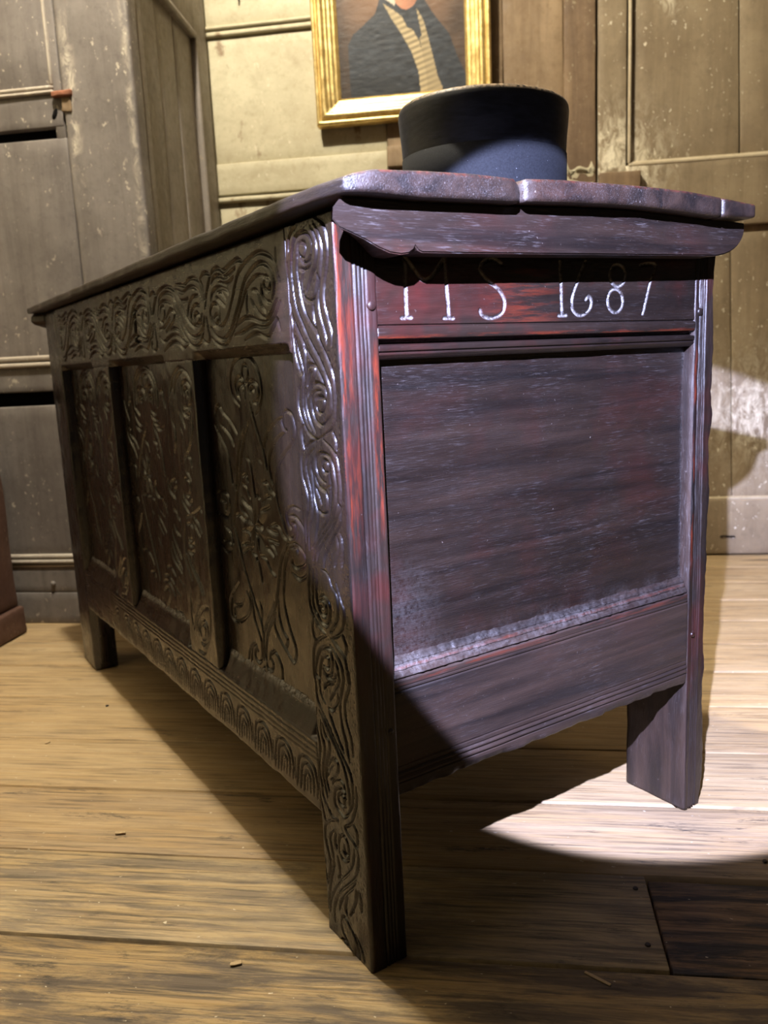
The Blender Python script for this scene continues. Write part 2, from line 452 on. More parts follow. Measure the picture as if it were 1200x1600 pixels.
CURVES["panel2"] = """6383,5297 6302,5601 6135,5786 5818,5890 5558,5849 5373,5717 5271,5564 5261,5412 5311,5306|6259,5350 6197,5601 6021,5760 5799,5823 5619,5779 5462,5670 5370,5541 5386,5363|5892,5722 5919,5637 5847,5552 5702,5636 5691,5732 5801,5757 5892,5722|6196,5351 6163,5514 5999,5576 5858,5515 5810,5418|6105,5377 6064,5440 5962,5441 6003,5379|5759,5455 5690,5552 5563,5588 5471,5517 5515,5373|5661,5395 5619,5468 5546,5457 5584,5396|6383,5297 6272,5249 6127,5183|6417,5194 6357,5119 6177,5030 6001,5068|6396,5003 6202,4953 6070,4978|5625,5263 5488,5212 5366,5245|5647,5190 5477,5123 5320,5151|5565,5083 5386,5054 5264,5094|5468,5027 5292,4998 5092,5065|6879,5393 6834,5262 6713,5095|6878,5010 6678,4939|6869,4905 6815,4801 6634,4679 6471,4519|6746,4870 6514,4777 6396,4680|6587,5461 6565,5397 6654,5331|5176,5518 5065,5530 5028,5415 4983,5324|5583,5022 5463,4918 5359,4767 5290,4627 5259,4351|5907,4984 6132,4785 6344,4515 6476,4242|6004,4805 5901,4748 5848,4663|5643,4824 5519,4794 5484,4723|5506,4649 5410,4594|6069,4598 5978,4503 5936,4380|6224,4368 6089,4277 5943,4226|6981,4319 6767,4417 6586,4365 6609,4230|5168,3579 5099,3442 4990,3324 4880,3221|5218,3398 5088,3221 4884,3073|5284,3287 5183,3129 4900,3008|5074,3667 4992,3581 4845,3548|5049,3889 4947,3878 4867,3792 4750,3784|5144,4314 5116,4160 4930,4072|5066,4213 5009,4290 4861,4328 4813,4250 4935,4179|6467,3938 6375,3696 6279,3469 6179,3258 6084,3034 5981,2839 5943,2700|6664,3056 6402,3073 6261,2989 6165,2898|5556,2972 5365,2995 5206,2911|6976,3868 6738,3908 6629,3839|6953,3802 6846,3718|6997,3672 6840,3602|6241,4250 6084,4161|6419,3957 6159,3985 5921,3973 5811,3947|5681,4251 5756,4130 5675,4013 5448,4013|5428,3954 5290,3920|5370,3898 5304,3808|5621,3805 5436,3728|5986,3759 5919,3715|5724,3715 5595,3631 5441,3514|5759,3595 5570,3457|5827,3366 5740,3263|6802,3311 6658,3483 6566,3631|7050,3105 6836,3069|5769,2557 5671,2630 5523,2622 5513,2520 5677,2338|5762,2717 5560,2757 5393,2688 5310,2590|5693,2822 5462,2842 5298,2772|6356,2747 6184,2767 6119,2712|6459,2270 6410,2156 6222,2089 5941,2088 5662,2116|6320,2315 6196,2178 6087,2135|5888,2411 5821,2372|5323,2407 5264,2356 5082,2374 4958,2315|5236,2734 5083,2640|5050,2898 4862,2824"""
CURVES["muntin2"] = """4336,5477 4251,5606 4137,5733 3959,5814 3811,5801 3647,5747 3526,5655|4175,5478 4124,5606 4017,5711 3846,5781|3883,5522 3859,5616 3729,5657 3596,5605 3568,5483 3628,5360 3789,5305|3798,5502 3782,5564 3693,5564 3682,5493|3836,5356 3719,5348 3652,5380|3930,5344 3888,5271 3775,5243 3678,5277|4021,5289 3941,5185 3871,5103|3611,5196 3620,5040 3749,4877 3971,4713|4057,5096 3983,5024|3872,4741 3786,4726 3750,4633|4355,5172 4255,5066 4234,4903 4333,4776 4477,4609|3966,4551 3884,4515 3811,4446|4070,4389 4023,4448 3904,4437 3864,4354 3954,4236 4062,4235|4172,4234 4070,4145 3951,4126 3844,4194|4226,4150 4122,4061 4012,4008|4123,3938 3860,4006 3663,4085 3598,4115 3549,4078|3837,3976 3703,3918 3612,3811|3885,3903 3783,3830 3683,3757|4114,3849 3985,3867 3918,3832|4099,3660 4042,3640 3971,3680|4117,3589 3997,3574 3893,3625|4144,3482 4023,3468 3918,3520|4224,3788 4270,3610 4249,3441|4216,3447 4111,3362 3958,3231 3808,3102 3714,2998|4326,3393 4229,3272 4111,3109|4168,3386 4046,3248 3897,3107 3779,2973|4196,2958 4258,2710 4252,2474|3911,2858 4094,2607 4203,2415|3962,2383 3966,2499 3858,2572 3780,2523 3826,2384 3912,2338|4025,2378 4009,2511 3843,2633 3706,2587 3711,2437 3862,2293 3986,2283|4109,2415 4034,2598 3807,2791 3621,2834|3555,2871 3578,2642 3693,2385 3891,2168 4079,2151"""
CURVES["rail"] = """1004,6550 1046,6676 1130,6770 1266,6833 1430,6863 1632,6833 1805,6781 1925,6704 2010,6596 2101,6469 2214,6348 2346,6261 2471,6224 2631,6261 2710,6348 2705,6429 2607,6485 2494,6449 2441,6365 2460,6277|1170,6405 1122,6478 1115,6577 1181,6677 1299,6745 1429,6760 1592,6724 1746,6652 1847,6555 1933,6438 2044,6310 2178,6189 2331,6110 2474,6099 2631,6152 2734,6240|1317,6638 1467,6654 1610,6621 1744,6554 1820,6478 1901,6384 2008,6274 2139,6161 2270,6071 2418,6024 2580,6049 2734,6130|1306,6590 1332,6545 1285,6494 1209,6502 1190,6562 1246,6614 1337,6632|1387,6559 1383,6471 1319,6402 1211,6377|1606,6532 1510,6515 1446,6437 1401,6361 1316,6307|1642,6446 1558,6358 1454,6277 1345,6245|1727,6535 1748,6422 1745,6323|2089,6193 1949,6244 1816,6278 1654,6266 1483,6222 1330,6220 1208,6283 1081,6397|2102,6124 1926,6141 1752,6173 1627,6191 1473,6169 1318,6176 1159,6248 1013,6376|1856,6061 1683,6103 1541,6112 1393,6071 1299,6067 1173,6155 1109,6221 1052,6124|2616,6332 2537,6363 2501,6307 2559,6257 2653,6271 2664,6336|2486,6599 2393,6590 2274,6501|2520,6549 2437,6497 2310,6434|2673,6517 2603,6610 2453,6640 2275,6605 2175,6544|2396,6686 2289,6649 2208,6598|2642,6765 2556,6826 2434,6838 2305,6789 2117,6827 1916,6860 1797,6821|2634,6693 2547,6755 2405,6757 2273,6725 2111,6750 1973,6785|2419,6689 2309,6660 2174,6655 2033,6699|2941,6779 2853,6824 2729,6819 2666,6768 2738,6668 2811,6566 2865,6442|2941,6779 2890,6664 2865,6552|2886,6351 2937,6243 2990,6123 2873,6071 2786,6123 2811,6235 2848,6348|1037,6848 1048,6722|4621,6513 4456,6721 4304,6790 4043,6806 3817,6734 3669,6622 3559,6485 3421,6358 3222,6269 3026,6304 2964,6403|4404,6560 4368,6682 4189,6738 3974,6719 3817,6625 3705,6486 3597,6340 3457,6214 3276,6156 3081,6185 2958,6262 2907,6371|4461,6480 4389,6611 4215,6648 4004,6610 3873,6529 3736,6369 3598,6222 3430,6095 3248,6049 3077,6089 2945,6206|3179,6333 3190,6400 3104,6422 3039,6361 3107,6300 3242,6299|3291,6321 3290,6436 3163,6512 3032,6501|3409,6406 3353,6518 3222,6602 3058,6615|3754,6747 3646,6708 3508,6685 3358,6719 3192,6721 3047,6661 2943,6549|3741,6795 3570,6778 3433,6755 3307,6809 3144,6810 2998,6757 2918,6658 2884,6581|3672,6612 3504,6588 3359,6604|4352,6514 4296,6593 4207,6565 4204,6462 4323,6387 4437,6447|4184,6419 3996,6529 3857,6478 3913,6381 4193,6275|4441,6320 4277,6321 4024,6429|4469,6226 4324,6155 4153,6189 3957,6221 3783,6191 3623,6124 3486,6098|4325,6039 4145,6106 3948,6138 3777,6100 3644,6045 3489,6088|4196,6264 3935,6301 3735,6259|4760,6738 4606,6787 4486,6734 4589,6617 4654,6515|4760,6738 4724,6627 4705,6519|4656,6397 4805,6133 4725,6053 4600,6125 4622,6395"""

oak_front = oak('oak_front', 'y', red=0.15, scuff=0.10, rough=0.26, seed=1.3, dark=0.75, bump=0.12, spec=0.6)
oak_front_v = oak('oak_front_upright', 'z', red=0.22, scuff=0.12, rough=0.25, seed=2.1, dark=0.50, bump=0.10, spec=0.8)
oak_panel = oak('oak_panel_upright', 'z', red=0.22, scuff=0.10, rough=0.23, seed=4.4, dark=0.55, bump=0.10, spec=0.65)
oak_end = oak('oak_end_rail', 'x', red=0.75, scuff=0.35, rough=0.32, seed=5.2, dark=0.6)
oak_end_low = oak('oak_end_low_rail', 'x', red=0.15, scuff=0.55, rough=0.42, seed=8.7, dark=1.25, sc_k=1.5)
oak_end_panel = oak('oak_end_panel', 'x', red=0.25, scuff=0.75, rough=0.33, seed=6.8, dark=0.6, bump=0.6)
oak_lid = oak('oak_lid', 'y', red=0.12, scuff=1.0, rough=0.38, seed=9.1, dark=1.1, bump=0.5, sc_k=1.7)
oak_cleat = oak('oak_cleat', 'x', red=0.30, scuff=0.8, rough=0.34, seed=3.7, dark=0.85, bump=0.4, sc_k=1.6)
oak_inside = oak('oak_plain', 'y', red=0.1, scuff=0.2, rough=0.6, seed=12.0)


def paint(name, base, dark, fleck, flecks=0.5, streak='z', rough=0.6, seed=0.0, bare=None, grime=0.6):
    """old house paint: grime, runs and chips"""
    g = G(name)
    big = g.noise(g.mp((1, 1, 1), (seed, seed, 0)), 5.0, 5, 0.65)
    run = g.noise(g.mp(stretch(streak, 2.0, 26), (seed, 0, seed)), 1.0, 5, 0.65, 0.4)
    c = g.mix(g.math('MULTIPLY', g.rng(big, 0.35, 0.7), grime), base, dark)
    c = g.mix(g.math('MULTIPLY', g.rng(run, 0.45, 0.72), grime * 0.8), c, dark)
    mott = g.noise(g.mp((1, 1, 1), (seed, 1, 0)), 60.0, 4, 0.7)
    c = g.mix(g.math('MULTIPLY', g.rng(mott, 0.52, 0.72), 0.35), c, dark)
    if bare:
        bm = g.math('MULTIPLY', g.rng(g.noise(g.mp((1, 1, 0.6), (seed, 7, 3)), 9.0, 6, 0.7), 0.60, 0.66), 0.8)
        c = g.mix(bm, c, bare)
    f1 = g.rng(g.noise(g.mp((1, 1, 0.75), (0, seed, 5)), 95.0, 3, 0.55), 0.655, 0.69)
    f2 = g.rng(g.noise(g.mp((1, 1, 0.7), (seed, 3, 5)), 34.0, 4, 0.7), 0.66, 0.70)
    zone = g.rng(g.noise(g.mp((1, 1, 1), (seed, 0, 9)), 6.0, 3, 0.6), 0.38, 0.58)
    fl = g.math('MULTIPLY', g.math('MULTIPLY', g.math('MAXIMUM', f1, f2), zone), flecks)
    c = g.mix(fl, c, fleck)
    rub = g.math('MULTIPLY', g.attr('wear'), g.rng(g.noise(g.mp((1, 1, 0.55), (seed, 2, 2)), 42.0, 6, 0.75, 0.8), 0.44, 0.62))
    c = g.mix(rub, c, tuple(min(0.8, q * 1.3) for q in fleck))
    g.bump(g.math('ADD', g.math('MULTIPLY', run, 0.7), g.math('MULTIPLY', mott, 0.6)), 0.35, 0.003)
    return g.out(c, g.rng(mott, 0.3, 0.7, rough - 0.1, rough + 0.15), 0.4)


cream = paint('cream_paint', (0.50, 0.455, 0.31), (0.27, 0.22, 0.13), (0.72, 0.68, 0.52), 0.4, 'x', 0.55, 2.0, (0.16, 0.09, 0.04), 0.5)
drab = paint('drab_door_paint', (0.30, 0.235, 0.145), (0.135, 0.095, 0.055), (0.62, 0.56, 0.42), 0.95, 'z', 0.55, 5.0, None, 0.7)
drab_light = paint('drab_worn_edge_paint', (0.52, 0.44, 0.30), (0.28, 0.21, 0.12), (0.66, 0.6, 0.46), 0.6, 'x', 0.55, 6.0, None, 0.5)
taupe = paint('taupe_cupboard_paint', (0.215, 0.192, 0.176), (0.084, 0.070, 0.064), (0.46, 0.41, 0.33), 0.95, 'z', 0.5, 8.0, None, 0.7)
taupe_side = paint('taupe_side_paint', (0.235, 0.205, 0.172), (0.10, 0.078, 0.060), (0.44, 0.36, 0.2), 0.35, 'z', 0.5, 11.0, None, 0.6)
taupe_edge = paint('taupe_worn_edge_paint', (0.48, 0.43, 0.36), (0.20, 0.16, 0.13), (0.62, 0.58, 0.5), 0.6, 'x', 0.5, 9.0, None, 0.5)
barewood = paint('bare_brown_board', (0.29, 0.205, 0.118), (0.125, 0.078, 0.040), (0.50, 0.44, 0.28), 0.30, 'z', 0.65, 14.0, None, 0.9)
postwood = paint('brown_post', (0.24, 0.160, 0.088), (0.095, 0.058, 0.032), (0.55, 0.50, 0.33), 0.35, 'z', 0.65, 17.0, None, 0.9)
redwood = paint('red_brown_board', (0.150, 0.080, 0.055), (0.060, 0.028, 0.020), (0.34, 0.25, 0.18), 0.4, 'z', 0.6, 21.0, None, 0.9)


def plain(name, color, rough=0.5, metal=0.0, spec=0.5):
    g = G(name)
    k = g.noise(g.mp((1, 1, 1)), 90.0, 4, 0.6)
    c = g.mix(g.rng(k, 0.3, 0.7), tuple(q * 0.65 for q in color), color)
    g.b.inputs['Metallic'].default_value = metal
    g.bump(k, 0.2, 0.001)
    return g.out(c, rough, spec)


rust = plain('rust', (0.25, 0.092, 0.045), 0.85)
black_void = plain('black_hollow', (0.006, 0.005, 0.005), 0.9, 0, 0.1)
shadow_gap = plain('dark_inside_wood', (0.016, 0.012, 0.010), 0.9, 0, 0.1)
iron = plain('old_iron', (0.10, 0.09, 0.085), 0.45, 0.8)

# ------------------------------------------------------------------ floor of wide boards
def pine(name, honey, grey, soot, grey_amt, soot_amt, seed):
    g = G(name)
    inf = g.n('ShaderNodeObjectInfo').outputs['Random']
    comb = g.n('ShaderNodeCombineXYZ')
    g.put(comb.inputs[0], g.math('MULTIPLY', inf, 9.0))
    g.put(comb.inputs[1], g.math('MULTIPLY', inf, 23.0))
    add = g.n('ShaderNodeVectorMath', operation='ADD')
    g.put(add.inputs[0], g.co)
    g.put(add.inputs[1], comb.outputs[0])
    src = add.outputs[0]
    ring = g.noise(g.mp((0.9, 26, 1.0), (seed, 0, 0), src=src), 1.6, 3, 0.5, 1.6)
    ring = g.math('PINGPONG', g.math('MULTIPLY', ring, 9.0), 1.0)
    grain = g.noise(g.mp((7, 190, 20), (seed, 0, 0), src=src), 1.0, 5, 0.65, 0.3)
    big = g.noise(g.mp((2.2, 6, 1), (seed, 5, 0), src=src), 1.6, 5, 0.65)
    worn = g.noise(g.mp((4.0, 30, 1), (seed, 9, 0), src=src), 1.5, 7, 0.75, 0.5)
    stain = g.noise(g.mp((7, 30, 1), (seed, 3, 0), src=src), 1.0, 7, 0.78, 0.3)
    c = g.mix(g.rng(ring, 0.15, 0.95), honey, tuple(a * b for a, b in zip(honey, (0.90, 0.84, 0.74))))
    c = g.mix(g.math('MULTIPLY', g.rng(big, 0.35, 0.7), 0.5), c, tuple(a * b for a, b in zip(honey, (0.70, 0.60, 0.48))))
    c = g.mix(g.math('MULTIPLY', g.rng(worn, 0.42, 0.58), grey_amt), c, grey)
    c = g.mix(g.math('MULTIPLY', g.math('MULTIPLY', g.rng(grain, 0.48, 0.62), g.rng(big, 0.28, 0.55)), 0.7), c, tuple(q * 0.40 for q in grey))
    c = g.mix(g.math('MULTIPLY', g.rng(stain, 0.58, 0.66), soot_amt), c, soot)
    fl = g.rng(g.noise(g.mp((90, 150, 90), (seed, 0, 0), src=src), 1.0, 2, 0.5), 0.72, 0.76)
    c = g.mix(fl, c, (0.60, 0.52, 0.38))
    # a few round knots
    vo = g.n('ShaderNodeTexVoronoi', feature='F1')
    g.put(vo.inputs['Vector'], g.mp((1.3, 5.5, 0.0), (seed * 0.37, 0.2, 0), src=src))
    vo.inputs['Scale'].default_value = 1.0
    kn = g.rng(vo.outputs['Distance'], 0.035, 0.075, 1.0, 0.0)
    c = g.mix(g.math('MULTIPLY', kn, 0.75), c, tuple(q * 0.35 for q in grey))
    g.bump(g.math('ADD', g.math('MULTIPLY', grain, 1.0), g.math('MULTIPLY', worn, 0.6)), 0.5, 0.0022)
    return g.out(c, g.rng(worn, 0.3, 0.7, 0.42, 0.62), 0.35)


pine_honey = pine('pine_honey', (0.49, 0.365, 0.205), (0.31, 0.225, 0.135), (0.045, 0.036, 0.030), 0.32, 0.45, 1.0)
pine_grey = pine('pine_grey', (0.48, 0.37, 0.21), (0.185, 0.148, 0.108), (0.030, 0.026, 0.024), 0.80, 0.6, 4.0)
pine_dark = pine('pine_dark', (0.42, 0.305, 0.150), (0.105, 0.080, 0.058), (0.020, 0.018, 0.017), 0.92, 0.8, 7.0)
pine_mid = pine('pine_stained', (0.46, 0.335, 0.185), (0.26, 0.195, 0.13), (0.030, 0.027, 0.028), 0.45, 0.85, 6.0)
pine_soot = pine('pine_sooty', (0.26, 0.160, 0.085), (0.040, 0.034, 0.031), (0.012, 0.011, 0.011), 1.0, 0.9, 9.0)

floor = empty('floor', (0, 0, 0), kind='structure')


def plank(u0, u1, v0, v1, m, seed, dz=0.0):
    L, W = u1 - u0, v1 - v0
    me = rbox_mesh('plank', (-L / 2, -W / 2, -0.03), (L / 2, W / 2, 0.0), (max(8, int(L / 0.05)), 10, 2), 0.0018, 0.0005, 9.0, seed)
    o = link('plank', me, m, floor)
    c = uvz((u0 + u1) / 2, (v0 + v1) / 2, dz)
    o.location = c
    o.rotation_euler = (0, 0, ROOM_ROT)
    return o


seams = [-1.55, -1.39, -1.23, -1.06, -0.90, -0.735, -0.585, -0.43, -0.275, -0.125, 0.026, 0.1755, 0.324, 0.473, 0.637, 0.79, 0.935, 1.085, 1.235, 1.385, 1.535, 1.70]
for i in range(len(seams) - 1):
    a, b = seams[i], seams[i + 1]
    g_ = 0.0016
    if abs(a - 0.026) < 1e-6:
        plank(-1.9, 0.2815, a + g_ * 1.6, b - g_, pine_grey, i)
        plank(0.2835, 1.7, a + g_ * 1.6, b - 0.006, pine_soot, i + 50, -0.003)
    else:
        m = pine_dark if a < 0.03 else (pine_mid if a < 0.2 else pine_honey)
        plank(-1.9, 1.9, a + g_, b - g_ * 0.9, m, i, -0.0006 * (i % 3))
sub = link('subfloor', rbox_mesh('subfloor', (-1.9, -1.55, -0.06), (1.9, 1.7, -0.031), (2, 2, 1), 0.002, warp=to_room), shadow_gap, floor)
# flush nail heads
for (u, v) in ((0.266, 0.062), (0.268, 0.150), (-0.57, 0.60), (0.42, 0.21)):
    bm = bmesh.new()
    bmesh.ops.create_cone(bm, cap_ends=True, segments=14, radius1=0.0030, radius2=0.0024, depth=0.0016, matrix=Matrix.Translation(Vector(uvz(u, v, 0.0008))))
    me = bpy.data.meshes.new('nail_head')
    bm.to_mesh(me)
    bm.free()
    link('nail_head', me, iron, floor, False)

# ------------------------------------------------------------------ back wall: cream panelling, bare boards, post, door
wall = empty('wall_back', (0, 0, 0), kind='structure')
VB = 1.67
rboard('backing', (-1.9, 1.9), (VB + 0.045, VB + 0.12), (0.0, 2.62), shadow_gap, wall, (2, 2, 2))
UL, UR = -0.70, -0.160
rboard('field_panel', (UL, UR), (VB + 0.006, VB + 0.03), (1.145, 1.476), cream, wall, (12, 4, 12), 0.002, 0.0006, 9, 1)
rboard('rail', (UL, UR), (VB - 0.002, VB + 0.03), (1.062, 1.146), cream, wall, (14, 4, 6), 0.003, 0.0008, 12, 2)
rboard('rail', (UL, UR), (VB - 0.002, VB + 0.03), (1.497, 1.72), cream, wall, (12, 4, 8), 0.003, 0.0006, 9, 3)
rboard('moulding', (UL, UR), (VB - 0.010, VB + 0.02), (1.490, 1.4995), cream, wall, (14, 6, 6), 0.0045, 0.0004, 12, 4)
rboard('moulding', (UL, UR), (VB - 0.006, VB + 0.02), (1.4735, 1.4865), cream, wall, (14, 6, 6), 0.0045, 0.0004, 12, 5)
rboard('moulding', (UL, UR), (VB - 0.010, VB + 0.02), (1.0415, 1.0555), cream, wall, (14, 6, 6), 0.005, 0.0006, 12, 6)
rboard('field_panel', (UL, UR), (VB + 0.006, VB + 0.03), (0.15, 1.045), cream, wall, (8, 4, 12), 0.002, 0.0006, 9, 7)
rboard('field_panel', (UL, UR), (VB + 0.006, VB + 0.03), (1.715, 2.62), cream, wall, (4, 4, 4), 0.002)
rboard('skirting', (UL, 0.312), (VB - 0.004, VB + 0.03), (0.0, 0.15), cream, wall, (6, 4, 4), 0.003)
for k, (a, b) in enumerate(((-0.159, 0.0), (0.001, 0.156), (0.157, 0.3115))):
    rboard('bare_board', (a, b), (VB + 0.002 * (k % 2), VB + 0.03), (0.15, 2.62), barewood, wall, (8, 4, 30), 0.002, 0.0009, 8, 20 + k)
rboard('batten_block', (-0.159, -0.09), (VB - 0.012, VB + 0.01), (1.10, 1.155), barewood, wall, (6, 4, 6), 0.003, 0.001, 20, 31)
rboard('nail', (-0.548, -0.543), (VB - 0.018, VB + 0.01), (1.555, 1.560), iron, wall, (4, 4, 4), 0.002)

post = empty('trim_1', tuple(uvz(0.35, VB, 0)), kind='structure')
rboard('post', (0.3125, 0.3935), (VB - 0.012, VB + 0.04), (0.0, 2.62), postwood, post, (8, 4, 60), 0.004, 0.0014, 10, 40)
rboard('cream_paint_remnant', (0.318, 0.390), (VB - 0.0135, VB - 0.006), (0.96, 1.078), cream, post, (12, 2, 12), 0.002, 0.0025, 30, 41,
       warp=lambda Q: np.c_[Q[:, 0], Q[:, 1], Q[:, 2] - np.where(Q[:, 2] > 1.06, 0.035 * np.abs(vnoise(np.c_[Q[:, 0], Q[:, 0] * 0, Q[:, 0] * 0], 45.0, 4)), 0)])

door = empty('door_1', tuple(uvz(0.75, VB, 0)), kind='structure')
DL, DR = 0.3985, 1.15
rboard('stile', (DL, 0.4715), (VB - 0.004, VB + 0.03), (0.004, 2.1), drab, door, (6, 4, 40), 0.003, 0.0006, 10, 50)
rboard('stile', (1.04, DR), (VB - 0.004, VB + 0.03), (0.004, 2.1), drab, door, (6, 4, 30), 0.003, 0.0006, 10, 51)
rboard('moulding', (0.4715, 0.4755), (VB - 0.001, VB + 0.03), (1.062, 2.0), shadow_gap, door, (3, 3, 20), 0.001)  # near-black strip painted as the shadow line beside the moulding
rboard('moulding', (0.4755, 0.4845), (VB - 0.007, VB + 0.03), (1.062, 2.0), drab_light, door, (6, 4, 30), 0.004, 0.0004, 14, 52)


def leaning(Q):
    Q = Q.copy()
    return Q


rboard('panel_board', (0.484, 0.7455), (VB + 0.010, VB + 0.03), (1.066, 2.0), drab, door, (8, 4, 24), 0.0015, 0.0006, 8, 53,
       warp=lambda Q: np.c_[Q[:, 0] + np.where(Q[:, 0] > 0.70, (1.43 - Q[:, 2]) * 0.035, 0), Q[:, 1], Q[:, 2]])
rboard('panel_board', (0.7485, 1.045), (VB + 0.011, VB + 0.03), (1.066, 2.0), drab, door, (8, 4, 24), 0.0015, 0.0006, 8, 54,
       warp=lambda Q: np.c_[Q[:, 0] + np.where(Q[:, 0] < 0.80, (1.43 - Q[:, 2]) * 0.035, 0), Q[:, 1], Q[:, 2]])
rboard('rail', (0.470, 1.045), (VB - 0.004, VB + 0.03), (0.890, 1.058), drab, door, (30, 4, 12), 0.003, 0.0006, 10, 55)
rboard('bevel', (0.478, 1.045), (VB - 0.006, VB + 0.03), (1.054, 1.0685), drab_light, door, (18, 4, 5), 0.004, 0.0006, 14, 56,
       warp=lambda Q: np.c_[Q[:, 0], Q[:, 1] + np.where(Q[:, 2] > 1.064, 0.006, 0), Q[:, 2]])
rboard('groove', (0.470, 1.045), (VB + 0.012, VB + 0.03), (0.870, 0.8905), postwood, door, (10, 4, 4), 0.002)  # shade on this recessed moulding is painted as dark brown
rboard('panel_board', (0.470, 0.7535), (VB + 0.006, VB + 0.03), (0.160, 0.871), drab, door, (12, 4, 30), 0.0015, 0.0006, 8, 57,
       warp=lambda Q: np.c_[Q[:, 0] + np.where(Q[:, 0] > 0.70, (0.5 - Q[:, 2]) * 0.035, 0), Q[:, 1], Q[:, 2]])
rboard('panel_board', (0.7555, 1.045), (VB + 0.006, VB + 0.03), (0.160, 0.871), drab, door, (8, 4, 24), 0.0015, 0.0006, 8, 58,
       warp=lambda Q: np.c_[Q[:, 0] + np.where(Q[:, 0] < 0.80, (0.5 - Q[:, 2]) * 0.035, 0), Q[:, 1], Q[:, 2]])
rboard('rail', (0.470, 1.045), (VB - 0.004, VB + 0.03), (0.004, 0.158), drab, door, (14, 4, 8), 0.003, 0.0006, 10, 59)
rboard('bevel', (0.470, 1.045), (VB - 0.003, VB + 0.03), (0.156, 0.168), drab_light, door, (16, 4, 5), 0.004, 0.0006, 14, 60,
       warp=lambda Q: np.c_[Q[:, 0], Q[:, 1] + np.where(Q[:, 2] > 0.164, 0.006, 0), Q[:, 2]])
rboard('latch_block', (0.400, 0.506), (VB - 0.030, VB + 0.0), (0.990, 1.039), postwood, door, (8, 5, 6), 0.003, 0.0016, 24, 61)
# paint missing from the door: thin white smears of old distemper and one dark split
rboard('split', (0.735, 0.775), (VB - 0.0052, VB + 0.0), (0.052, 0.056), shadow_gap, door, (10, 2, 2), 0.001, 0.003, 40, 62)
rboard('wall_panelling', (1.16, 1.9), (VB + 0.0, VB + 0.03), (0.0, 2.62), barewood, wall, (4, 4, 6), 0.003)

left = tag(rboard('wall_left', (-1.62, -1.56), (-1.55, 1.79), (0.0, 2.62), cream, None, (3, 20, 20), 0.003, 0.001, 6, 65), kind='structure')  # unseen wall, put in to bounce bulb light onto the coffer front
plaster = paint('ceiling_plaster', (0.36, 0.32, 0.25), (0.20, 0.17, 0.12), (0.7, 0.66, 0.56), 0.3, 'x', 0.8, 31.0, None, 0.4)
tag(rboard('ceiling', (-1.62, 1.9), (-1.55, 1.79), (2.62, 2.68), plaster, None, (20, 20, 3), 0.003), kind='structure')  # unseen, put in for bounced fill light from above

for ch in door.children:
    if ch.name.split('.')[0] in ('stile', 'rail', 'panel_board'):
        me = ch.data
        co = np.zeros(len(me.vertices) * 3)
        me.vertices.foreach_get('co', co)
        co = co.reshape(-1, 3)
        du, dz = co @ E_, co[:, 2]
        set_attr(me, 'wear', np.clip(1.1 * np.exp(-(((du - 0.455) / 0.10) ** 2 + ((dz - 1.06) / 0.11) ** 2)) + 0.9 * np.exp(-(((du - 0.578) / 0.025) ** 2 + ((dz - 1.46) / 0.035) ** 2)) + 0.8 * np.exp(-(((du - 0.86) / 0.16) ** 2 + ((dz - 0.40) / 0.13) ** 2)), 0, 1))  # rubbed paint; low blob is chalky mottling plus torch brightness painted in

# ------------------------------------------------------------------ painted cupboard on the left
cup = empty('panelled_cupboard', tuple(uvz(-0.95, 1.35, 0)), 'tall taupe painted panelled cupboard with a rusty latch, behind the coffer on the left', 'cupboard')
VC = 1.067
CL, CS = -1.55, -0.611
rboard('carcass', (CL, CS - 0.04), (VC + 0.03, 1.655), (0.0, 2.2), shadow_gap, cup, (2, 2, 2), 0.002)
post_o = rboard('corner_post', (-0.772, CS), (VC, VC + 0.05), (0.0, 2.2), taupe, cup, (30, 6, 90), 0.006, 0.0016, 9, 70)
pc = post_o.data
co = np.zeros(len(pc.vertices) * 3)
pc.vertices.foreach_get('co', co)
co = co.reshape(-1, 3)
cu = co @ E_
set_attr(pc, 'wear', np.clip(1.3 * np.clip(1 - np.abs(cu + 0.752) / 0.020, 0, 1) * np.clip(1 - np.abs(co[:, 2] - 1.16) / 0.22, 0, 1) + 0.55 * np.clip(1 - np.abs(cu + 0.622) / 0.012, 0, 1), 0, 1))
up_door = rboard('upper_door', (CL, -0.797), (VC + 0.012, VC + 0.03), (1.18, 2.1), taupe, cup, (8, 4, 12), 0.002, 0.0008, 8, 73)
rboard('door_stile', (-0.797, -0.7745), (VC + 0.004, VC + 0.03), (1.078, 2.1), taupe, up_door, (5, 4, 20), 0.003, 0.0006, 12, 71)
rboard('door_moulding', (-0.7975, -0.7905), (VC - 0.002, VC + 0.03), (1.185, 2.1), taupe_edge, up_door, (5, 4, 24), 0.003, 0.0004, 14, 72)
rboard('door_rail_moulding', (CL, -0.791), (VC - 0.001, VC + 0.03), (1.1785, 1.1865), taupe_edge, up_door, (14, 5, 5), 0.003, 0.0003, 14, 74)
rboard('door_rail_moulding', (CL, -0.791), (VC - 0.003, VC + 0.03), (1.1690, 1.1765), taupe_edge, up_door, (14, 5, 5), 0.003, 0.0003, 14, 75)
rboard('door_rail', (CL, -0.776), (VC + 0.003, VC + 0.03), (1.104, 1.170), taupe, up_door, (14, 4, 6), 0.002, 0.0006, 10, 76)
rboard('gap', (CL, -0.797), (VC + 0.022, VC + 0.03), (1.076, 1.108), black_void, cup, (3, 2, 2), 0.001)
low_door = rboard('lower_door', (CL, -0.774), (VC + 0.003, VC + 0.03), (0.610, 1.0815), taupe, cup, (10, 4, 16), 0.003, 0.001, 8, 77)
rboard('door_rail_moulding', (CL, -0.772), (VC - 0.005, VC + 0.03), (0.6165, 0.6285), taupe_edge, low_door, (14, 5, 5), 0.004, 0.0003, 14, 78)
